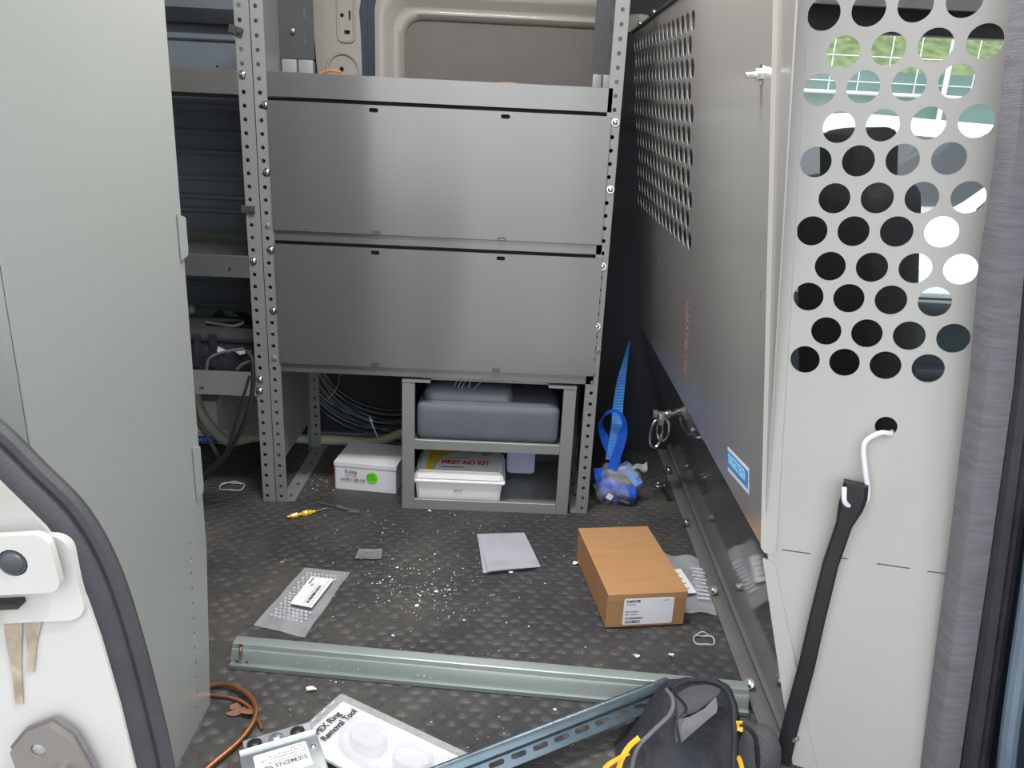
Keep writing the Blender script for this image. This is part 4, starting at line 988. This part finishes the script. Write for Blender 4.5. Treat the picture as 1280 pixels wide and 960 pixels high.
# copper wire and scrap
cw = thing('copper_wire', 'bent copper wire looping out from under the tall cabinet', 'wire', fl(290, 900))
b = new(); tube(b, [fl(x, y, z) for x, y, z in ((225, 868, .006), (262, 857, .008), (290, 857, .012), (314, 872, .014), (319, 895, .014), (300, 925, .010), (262, 958, .010), (235, 985, .01))], .0042, 10); obj('strand', b, m_copper, cw)
b = new(); tube(b, [fl(x, y, z) for x, y, z in ((228, 870, .005), (262, 869, .006), (290, 872, .008), (312, 883, .008), (322, 900, .006), (328, 912, .005))], .0028, 8); obj('strand', b, m_copper, cw)
b = new(); out = []
for i in range(22):
    a = 2*PI*i/22; r = 13*(1+.35*math.sin(3*a+1)+.2*random.uniform(-1, 1)); out.append(fl(299+r*1.1*math.cos(a), 888+r*.55*math.sin(a), .008+.004*math.sin(2*a)))
c_ = sum(out, Vector())/22
V = [b.verts.new(p) for p in out]; cv = b.verts.new(c_+Vector((0, 0, .004)))
for i in range(22): b.faces.new([V[i], V[(i+1) % 22], cv])
bmesh.ops.solidify(b, geom=b.faces[:], thickness=.0015)
o = obj('copper_scrap', b, m_copper2, sharp=10); tag(o, 'torn crumpled copper coloured scrap beside the copper wire', 'scrap')

# screwdriver and bit
sdv = thing('screwdriver', 'small amber handled screwdriver on the mat near the post foot', 'screwdriver', fl(385, 640))
a_, c_, d_ = fl(359, 646, .008), fl(394, 639, .008), fl(409, 635, .006)
b = new(); tube(b, [a_.lerp(c_, t) for t in (0, .12, .3, .45, .6, .7, .85, 1)], lambda t: (.003, .006, .0075, .0045, .008, .0085, .0065, .004)[min(7, int(t*7.99))], 10, 3); obj('handle', b, m_tooly, sdv)
b = new(); cyl(b, c_, d_, .0028, 8); obj('shaft', b, m_dull, sdv)
ax_ = thing('metal_pick', 'thin grey metal tool shaft lying beside the amber screwdriver', 'tool', fl(425, 634))
b = new(); cyl(b, fl(398, 628, .006), fl(421, 633, .006), .0018, 8); cyl(b, fl(421, 633, .006), fl(450, 641, .006), .0048, 8); obj('shaft', b, m_dull, ax_)
b = new(); box(b, fl(440, 640, .006), (.022, .004, .004)); obj('clip', b, m_dull, ax_)

# washers / plastic rings by the partition
for i, (x, y, s_, lbl) in enumerate(((880, 800, .022, 'clear plastic ring scrap on the mat beside the partition foot'), (290, 608, .034, 'clear plastic scrap ring on the mat left of the shelf post'), (822, 606, .020, 'wire hook scrap on the mat at the far end of the partition foot'))):
    b = new(); c_ = fl(x, y, .006)
    tube(b, [c_+Vector((s_*math.cos(a), s_*.8*math.sin(a), .003*math.sin(3*a))) for a in [2*PI*k/14 for k in range(14)]], .0016, 6, 2, closed=True)
    if i < 2: tube(b, [c_+Vector((-s_*.9, .01, 0)), c_+Vector((0, .018, .008)), c_+Vector((s_*.7, .015, 0))], .0014, 6)
    o = obj('plastic_ring', b, m_chrome if i == 2 else m_bubble); tag(o, lbl, 'scrap')
b = new(); box(b, fl(833, 618, .006), (.014, .075, .008), Matrix.Rotation(.12, 3, 'Z'), .002); o = obj('black_stick', b, m_blk); tag(o, 'short black plastic stick on the mat beside the partition foot', 'stick')

# ---- blue ratchet strap
bs = thing('ratchet_strap', 'blue ratchet strap looped over the partition edge and bundled on the floor', 'strap', fl(775, 632))
apx = Vector((.425, 2.36, at(787, 427, 2.36).z)); apx.x = at(787, 427, 2.36).x
wv = Vector((1, .15, 0)); ww = Vector((.35, 1, 0))
b = new(); ribbon(b, [apx, at(781, 455, 2.28), at(776, 480, 2.20), at(772, 512, 2.10), at(770, 535, 2.055), at(763, 575, 2.03)], [.010, .018, .026, .030, .030, .030], [ww, (.8, .6, 0), wv, wv, wv, wv], .0018); obj('hanging_webbing', b, m_strap2, bs)
b = new(); ribbon(b, [at(764, 588, 2.012), at(772, 566, 2.010), at(778, 546, 2.008), at(780, 527, 2.012), at(771, 514, 2.02), at(757, 517, 2.03), at(750.5, 531, 2.036), at(757, 551, 2.038), at(767, 572, 2.034), at(776, 588, 2.03)],
       .026, [(1, -.2, .3), (1, 0, .3), (1, .1, .1), (.6, 1, .1), (.1, 1, 0), (.1, 1, 0), (.5, 1, -.1), (1, .3, -.3), (1, 0, -.4), (1, 0, -.4)], .0018); obj('loop_webbing', b, m_strap, bs)
b = new(); ribbon(b, [apx+Vector((.0, .0, 0)), apx+Vector((.012, .012, -.010)), apx+Vector((.018, .03, -.03))], .012, ww, .0018, 3); obj('wrapped_end', b, m_strap, bs)
for i, pth in enumerate(([(778, 580), (787, 590), (799, 606)], [(752, 600), (758, 615), (768, 612), (757, 598)], [(770, 606), (780, 612), (795, 622), (780, 624)], [(748, 585), (750, 600), (757, 618), (772, 626)])):
    if 0: pass
    n_ = len(pth); b = new(); ribbon(b, [at(x, y, 2.02+.012*math.sin(2*k+i)) for k, (x, y) in enumerate(pth)], .026, [(.5, .3, 1)]*n_ if i else [(1, 0, .6)]*n_, .002); obj('bundled_webbing', b, (m_strap2 if i in (0,) else m_strap), bs)
b = new(); cyl(b, at(773, 611, 2.00), at(792, 617, 2.00), .018, 16); obj('webbing_coil', b, m_strap, bs)
b = new(); cyl(b, at(752, 612, 2.03), at(764, 606, 2.03), .022, 16); obj('webbing_coil', b, m_strap, bs)
b = new(); box(b, at(784, 598, 2.0), (.035, .006, .004), Euler((0, .6, 0)).to_matrix(), .001); box(b, at(780, 626, 2.0), (.034, .010, .010), Euler((0, .3, 0)).to_matrix(), .002); tube(b, [at(x, y, 2.0) for x, y in ((745, 612), (748, 622), (753, 626))], .0025, 6); obj('ratchet_metal', b, mat('brass tinted zinc', (.55, .48, .34), .3, .9, .2, 60), bs)
b = new(); box(b, at(762, 621, 1.985), (.018, .001, .016), Euler((0, .5, 0)).to_matrix()); obj('care_tag', b, m_label, bs)
bagc = thing('clear_bag', 'crumpled clear plastic bag around the bundled blue strap', 'bag', fl(775, 634))
b = new(); t = bmesh.new(); bmesh.ops.create_icosphere(t, subdivisions=4, radius=1); cc_ = at(772, 604, 2.03)
rb = random.Random(3); ph1 = [rb.uniform(0, 6) for _ in range(6)]
for v in t.verts:
    n = v.co.copy(); s_ = 1+.09*math.sin(5*n.x+ph1[0]+4*n.z)+.07*math.sin(11*n.z+ph1[1]+6*n.y)+.04*math.sin(17*n.x+ph1[2])
    v.co = cc_+Vector((n.x*.066*s_, n.y*.050*s_, n.z*.062*s_))
    if v.co.z < .003: v.co.z = .003
merge(b, t); obj('bag_body', b, m_clear, bagc, sharp=60)
b = new(); a_ = at(790, 588, 2.01)
grid(b, 8, 6, lambda u, v: a_+Vector((.042*u, -.01*math.sin(4*v), .006+.020*u*(v-.3)*1.6+.006*math.sin(6*u))), 0); obj('bag_twist', b, m_film, bagc, sharp=60)

# ---- black tool bag at the bottom right
tbg = thing('tool_bag', 'black nylon tool bag with grey mesh top and yellow piping at the front', 'bag', (.33, .96, 0))
def bagpt(x, y, Y): return at(x, y, Y)
rows = [  # (left px, right px, y px, Y near, Y far)
    (842, 902, 853, 1.13, 1.15), (833, 915, 862, 1.09, 1.15), (822, 922, 880, 1.05, 1.15), (806, 926, 905, 1.02, 1.15), (786, 928, 935, .99, 1.14), (768, 930, 965, .965, 1.12)]
b = new(); rings = []
for (xl, xr, yp, Yn, Yf) in rows:
    a_, c_ = at(xl, yp, (Yn+Yf)/2), at(xr, yp, (Yn+Yf)/2); n_ = 20; ring = []
    for k in range(n_):
        an = 2*PI*k/n_; cx_, sy_ = math.cos(an), math.sin(an)
        e_ = 2/3.2; px_ = abs(cx_)**e_*(1 if cx_ > 0 else -1); py_ = abs(sy_)**e_*(1 if sy_ > 0 else -1)
        p = (a_+c_)/2+Vector(((c_.x-a_.x)/2*px_, (Yf-Yn)/2*py_, .003*math.sin(5*an+yp)))
        p.z = max(p.z, .004); ring.append(b.verts.new(p))
    rings.append(ring)
for i in range(len(rings)-1):
    for j in range(20): b.faces.new([rings[i][j], rings[i][(j+1) % 20], rings[i+1][(j+1) % 20], rings[i+1][j]])
b.faces.new(rings[0][::-1]); b.faces.new(rings[-1]); obj('body', b, m_bag, tbg, sharp=60)
def patch(pxs, Y, m, name, par, th=.003):
    b = new(); prism(b, [at(x, y, Y if not isinstance(Y, (list, tuple)) else Y[i]) for i, (x, y) in enumerate(pxs)], (0, .004, 0)); return obj(name, b, m, par)
def surf(rowsp, m, name, par):
    b = new(); V = [[b.verts.new(at(x, y, Y)) for x, y, Y in r] for r in rowsp]
    for i in range(len(V)-1):
        for j in range(len(V[0])-1): b.faces.new([V[i][j], V[i+1][j], V[i+1][j+1], V[i][j+1]])
    bmesh.ops.subdivide_edges(b, edges=b.edges[:], cuts=2, use_grid_fill=True, smooth=1.0)
    bmesh.ops.solidify(b, geom=b.faces[:], thickness=.002); return obj(name, b, m, par, sharp=60)
surf([[(843, 862, 1.072), (862, 854, 1.085), (885, 852, 1.09), (903, 858, 1.08)], [(846, 880, 1.035), (862, 872, 1.045), (884, 868, 1.05), (898, 868, 1.055)], [(847, 899, 1.010), (858, 894, 1.015), (872, 889, 1.025), (886, 876, 1.04)]], m_mesh, 'mesh_panel', tbg)
surf([[(846, 899, 1.008), (862, 896, 1.008), (880, 886, 1.015), (895, 871, 1.03)], [(844, 912, .998), (856, 912, .996), (876, 902, 1.000), (897, 884, 1.012)], [(845, 927, .992), (852, 928, .990), (868, 914, .994), (896, 890, 1.006)]], m_greyfab, 'folded_lining', tbg)
b = new(); tube(b, [at(x, y, Y) for x, y, Y in ((833, 862, 1.06), (841, 874, 1.03), (838, 892, 1.005), (815, 915, .98), (797, 935, .965), (789, 965, .95), (786, 1000, .93))], .0035, 8); obj('piping', b, m_greyfab, tbg)
b = new(); tube(b, [at(x, y, Y) for x, y, Y in ((838, 861, 1.06), (860, 851, 1.08), (885, 850, 1.085), (905, 860, 1.07), (916, 880, 1.03), (918, 910, 1.0), (917, 960, .96), (916, 1000, .94))], .0045, 8); obj('piping', b, m_bag, tbg)
b = new(); tube(b, [at(x, y, Y) for x, y, Y in ((843, 866, 1.06), (858, 885, 1.02), (846, 900, 1.0), (850, 930, .985))], .002, 6); obj('drawcord', b, m_blk, tbg)
for i, pth in enumerate(([(799, 922, .972), (786, 934, .965), (776, 952, .955), (768, 985, .94)], [(786, 941, .962), (770, 950, .955), (756, 961, .95), (745, 985, .94)], [(924, 902, 1.0), (925, 907, 1.0), (924, 914, .995)], [(922, 945, .975), (926, 954, .97), (931, 975, .96)])):
    b = new(); ribbon(b, [at(x, y, Y) for x, y, Y in pth], (.008, .007, .010, .007)[i], (1, -.3, .5), .003); obj('yellow_webbing', b, m_amber, tbg)
sb_ = thing('mesh_pouch', 'small grey mesh pouch squeezed between the tool bag and partition foot', 'pouch', fl(955, 965, 0))
b = new(); t = bmesh.new(); bmesh.ops.create_icosphere(t, subdivisions=3, radius=1); c_ = at(948, 945, 1.03)
for v in t.verts: v.co = c_+Vector((v.co.x*.036, v.co.y*.035, v.co.z*.060))+Vector((0, 0, 0)); v.co.z = max(v.co.z, .004)
merge(b, t); obj('body', b, m_mesh, sb_, sharp=60)
b = new(); tube(b, [at(x, y, 1.0) for x, y in ((925, 905), (935, 910), (945, 925), (948, 965))], .004, 8); obj('seam', b, m_bag, sb_)

# ---- crumbs
b = new(); rnd = random.Random(11)
def crumb(x, y, s_):
    c_ = Vector((x, y, .003+s_*.3)); P = []
    for _ in range(14 if s_ > .0045 else 6):
        d_ = Vector((rnd.uniform(-1, 1), rnd.uniform(-1, 1), rnd.uniform(-1, 1))).normalized()*rnd.uniform(.75, 1.1); P.append(c_+Vector((d_.x*s_, d_.y*s_*.8, d_.z*s_*.45)))
    t = bmesh.new(); V = [t.verts.new(p) for p in P]
    bmesh.ops.convex_hull(t, input=V); t.verts.ensure_lookup_table()
    for v in [v for v in t.verts if not v.link_faces]: t.verts.remove(v)
    merge(b, t)
for (cx_, cy_, sx_, sy_, n_, smin, smax) in ((540, 740, 110, 50, 230, .0010, .0036), (290, 650, 40, 22, 90, .0012, .0040), (470, 700, 170, 70, 160, .0009, .0030), (640, 830, 190, 40, 90, .0008, .0024), (380, 870, 80, 30, 30, .0008, .0026), (400, 605, 60, 14, 50, .0008, .003), (720, 690, 90, 50, 30, .001, .003), (560, 655, 120, 18, 60, .0008, .0026), (600, 920, 220, 30, 40, .0008, .0022)):
    for _ in range(n_):
        x, y = rnd.gauss(cx_, sx_*.5), rnd.gauss(cy_, sy_*.5); y = min(max(y, 580), 985); p = fl(x, y)
        if -.55 < p.x < .50 and p.y < 2.3: crumb(p.x, p.y, rnd.uniform(smin, smax)*(1.5 if rnd.random() < .06 else 1))
o = obj('plaster_crumbs', b, m_chip, floor, stuff=True, sharp=10)
for (x, y, s_, lbl) in ((389, 865, .011, 'flat white plaster chip in front of the long channel near its left end'), (795, 822, .008, 'round white chip behind the long channel below the brown box'), (838, 822, .009, 'pointed white chip behind the right part of the long channel'), (718, 706, .010, 'cream chip on the mat just left of the brown box'), (537, 640, .007, 'white chip on the mat just below the rack front edge'),
                        (521, 759, .006, 'white chip right of the bubble wrapped pouch'), (545, 741, .005, 'small white chip between the pouch and the folded paper'), (492, 797, .006, 'white crumb lump just behind the middle left of the channel'), (638, 717, .006, 'cream chip at the near edge of the folded paper'), (693, 889, .005, 'white chip on the mat behind the slotted strut')):
    b_ = b = new(); p = fl(x, y); crumb(p.x, p.y, s_); b2 = b; o = obj('plaster_chip', b2, m_chip, sharp=10); tag(o, lbl, 'chip')
# dust stain patch on the mat comes from the mat's own colour variation

# ================================================================== CAB beyond the partition
b = new(); box2(b, (.66, .62, -.30), (2.3, 2.45, -.25)); struct('floor_cab', b, m_mat)
# far side door with window
b = new(); box2(b, (.62, 2.45, -.5), (.80, 2.55, 1.95)); box2(b, (.80, 2.47, 1.38), (2.3, 2.55, 1.95)); box2(b, (.80, 2.47, -.5), (2.3, 2.55, .56)); box2(b, (2.12, 2.45, .5), (2.3, 2.55, 1.45)); dr = struct('door_2', b, m_doorpan)
b = new(); box2(b, (.80, 2.43, 1.40), (2.3, 2.475, 1.50), .01); obj('header_trim', b, m_headl, dr)
b = new(); box2(b, (1.0, 2.42, .50), (2.2, 2.47, .555), .012); box2(b, (1.15, 2.40, .28), (1.9, 2.47, .34), .02); obj('armrest', b, m_doorpan, dr)
b = new(); tube(b, [Vector(v) for v in ((1.0, 2.44, .10), (1.2, 2.43, .16), (1.5, 2.43, .13), (1.9, 2.44, .2))], .012, 8); obj('door_pull', b, m_bluegr, dr)
b = new(); box2(b, (.80, 2.50, .55), (2.12, 2.503, 1.39)); wn = struct('window_1', b, m_clearg)
b = new(); box2(b, (.78, 2.43, 1.33), (2.2, 2.47, 1.40), .01); obj('frame', b, m_blk, wn)
b = new(); box2(b, (.62, .62, 1.48), (2.3, 2.45, 1.54)); struct('ceiling_cab', b, m_headl)
# header curve and sun visor
b = new(); box(b, (1.45, 2.10, 1.43), (.20, .55, .02), Euler((0, .5, 0)).to_matrix(), .008); o = obj('sun_visor', b, m_headl); tag(o, 'pale sun visor folded up behind the partition holes', 'visor')
b = new(); box2(b, (2.1, .62, -.3), (2.3, 2.45, .55), .06, 3); o = obj('dashboard', b, m_doorpan); tag(o, 'dark dashboard far behind the partition', 'dashboard')
def seat(x, y, lbl, w=.52):
    s = thing('vehicle_seat', lbl, 'seat', (x+.2, y, -.25))
    # backrest leaning back
    b = new(); Rb = Euler((0, math.radians(-10), 0)).to_matrix(); box(b, (x+.02, y, .50), (.13, .50, .90), Rb, .055, 4); obj('backrest', b, m_seat, s)
    b = new(); box(b, (x-.055, y, .985), (.10, .27, .15), Rb, .04, 4); obj('headrest', b, m_seat, s)
    b = new(); box(b, (x+.30, y, .14), (.52, .50, .14), None, .05, 3); obj('cushion', b, m_seat, s)
    b = new(); box(b, (x+.28, y, -.09), (.42, .42, .32), None, .02, 2); obj('pedestal', b, m_blk, s)
seat(.92, 1.99, 'black cloth seat behind the right hand partition holes, far side')
seat(.96, 1.02, 'black cloth seat just behind the partition wing, near side')

# ================================================================== OUTSIDE
b = new(); box2(b, (-40, -40, -.62), (40, 60, -.50)); g = struct('ground', b, m_asph)
b = new(); V0 = []
grid(b, 30, 8, lambda u, v: Vector((-12+40*u, 12+14*v, -.5+8.5*v+.25*math.sin(9*u+5*v)*v)), 0); gr = struct('ground_bank', b, m_grass)
fn_ = thing('chain_fence', 'green windscreened fence with white posts beyond the parked cars', 'fence', (6, 11.5, -.5))
b = new(); box2(b, (-4, 11.50, -.4), (22, 11.52, 2.05)); obj('screen', b, m_fence, fn_)
for i in range(14):
    b = new(); x = -4+i*2.0; cyl(b, (x, 11.4, -.5), (x, 11.4, 3.2), .035, 8); obj('post', b, m_label, fn_)
for z in (1.75, 3.1):
    b = new(); cyl(b, (-4, 11.42, z), (22, 11.42, z), .025, 8); obj('rail', b, m_label, fn_)
b = new()
for i in range(66): cyl(b, (-4+i*.4, 11.45, 1.75), (-4+i*.4, 11.45, 3.1), .008, 4)
for k in range(4): cyl(b, (-4, 11.45, 1.9+.33*k), (22, 11.45, 1.9+.33*k), .008, 4)
obj('wire_mesh', b, m_label, fn_, stuff=True)
def car(x, y, lbl, L=4.6, H=1.72, rz=0):
    c_ = thing('parked_car', lbl, 'car', (x, y, -.5), rz)
    pr_ = [(-L/2, .35), (-L/2+.05, .85), (-L/2+.35, 1.0), (-L/2+1.0, 1.1), (-L/2+1.7, H-.06), (-L/2+2.4, H), (L/2-.8, H-.05), (L/2-.15, 1.1), (L/2, .9), (L/2, .35), (L/2-.5, .28), (-L/2+.5, .28)]
    b = new(); prism(b, [(px, -.9, pz) for px, pz in pr_], (0, 1.8, 0)); bmesh.ops.bevel(b, geom=[e for e in b.edges if abs(e.verts[0].co.y-e.verts[1].co.y) < .01], offset=.10, segments=3, affect='EDGES'); obj('body', b, m_carw, c_, local=True)
    b = new()
    for yy in (-.905, .905):
        prism(b, [(-L/2+1.15, yy, 1.10), (-L/2+1.75, yy, H-.18), (-L/2+2.5, yy, H-.14), (-L/2+2.5, yy, 1.10)], (0, .01, 0)); prism(b, [(-L/2+2.6, yy, 1.10), (-L/2+2.6, yy, H-.14), (L/2-.95, yy, H-.18), (L/2-.45, yy, 1.10)], (0, .01, 0))
    obj('side_glass', b, m_glass, c_, local=True)
    for wx in (-L/2+.9, L/2-.9):
        for wy in (-.92, .75):
            b = new(); cyl(b, (wx, wy, .34), (wx, wy+.18, .34), .34, 20); w_ = obj('wheel', b, m_tyre, c_, local=True)
            b = new(); cyl(b, (wx, wy-.01, .34), (wx, wy+.19, .34), .20, 12); obj('hub', b, m_dull, w_, local=True)
    b = new(); box2(b, (-L/2-.02, -.8, .65), (-L/2+.08, -.5, .8), .02); box2(b, (-L/2-.02, .5, .65), (-L/2+.08, .8, .8), .02); obj('headlight', b, m_glass, c_, local=True)
car(2.6, 7.2, 'white parked car seen through the partition holes, nearer to the left', 4.6, 1.78)
car(4.6, 4.9, 'white parked van like car seen through the right column of holes', 4.4, 1.9, .25)

# ---- repeats share a group
for base, g_name in (('plaster_chip', 'plaster chips scattered on the mat'), ('black_cable', 'black cables hanging in front of the left unit'), ('orange_cord', 'orange cords on the top shelf'),
                     ('vehicle_seat', 'seats in the cab'), ('parked_car', 'white cars parked outside'), ('plastic_ring', 'bits of scrap on the mat')):
    for o in bpy.data.objects:
        if not o.parent and o.name.split('.')[0] == base and 'category' in o: o['group'] = g_name
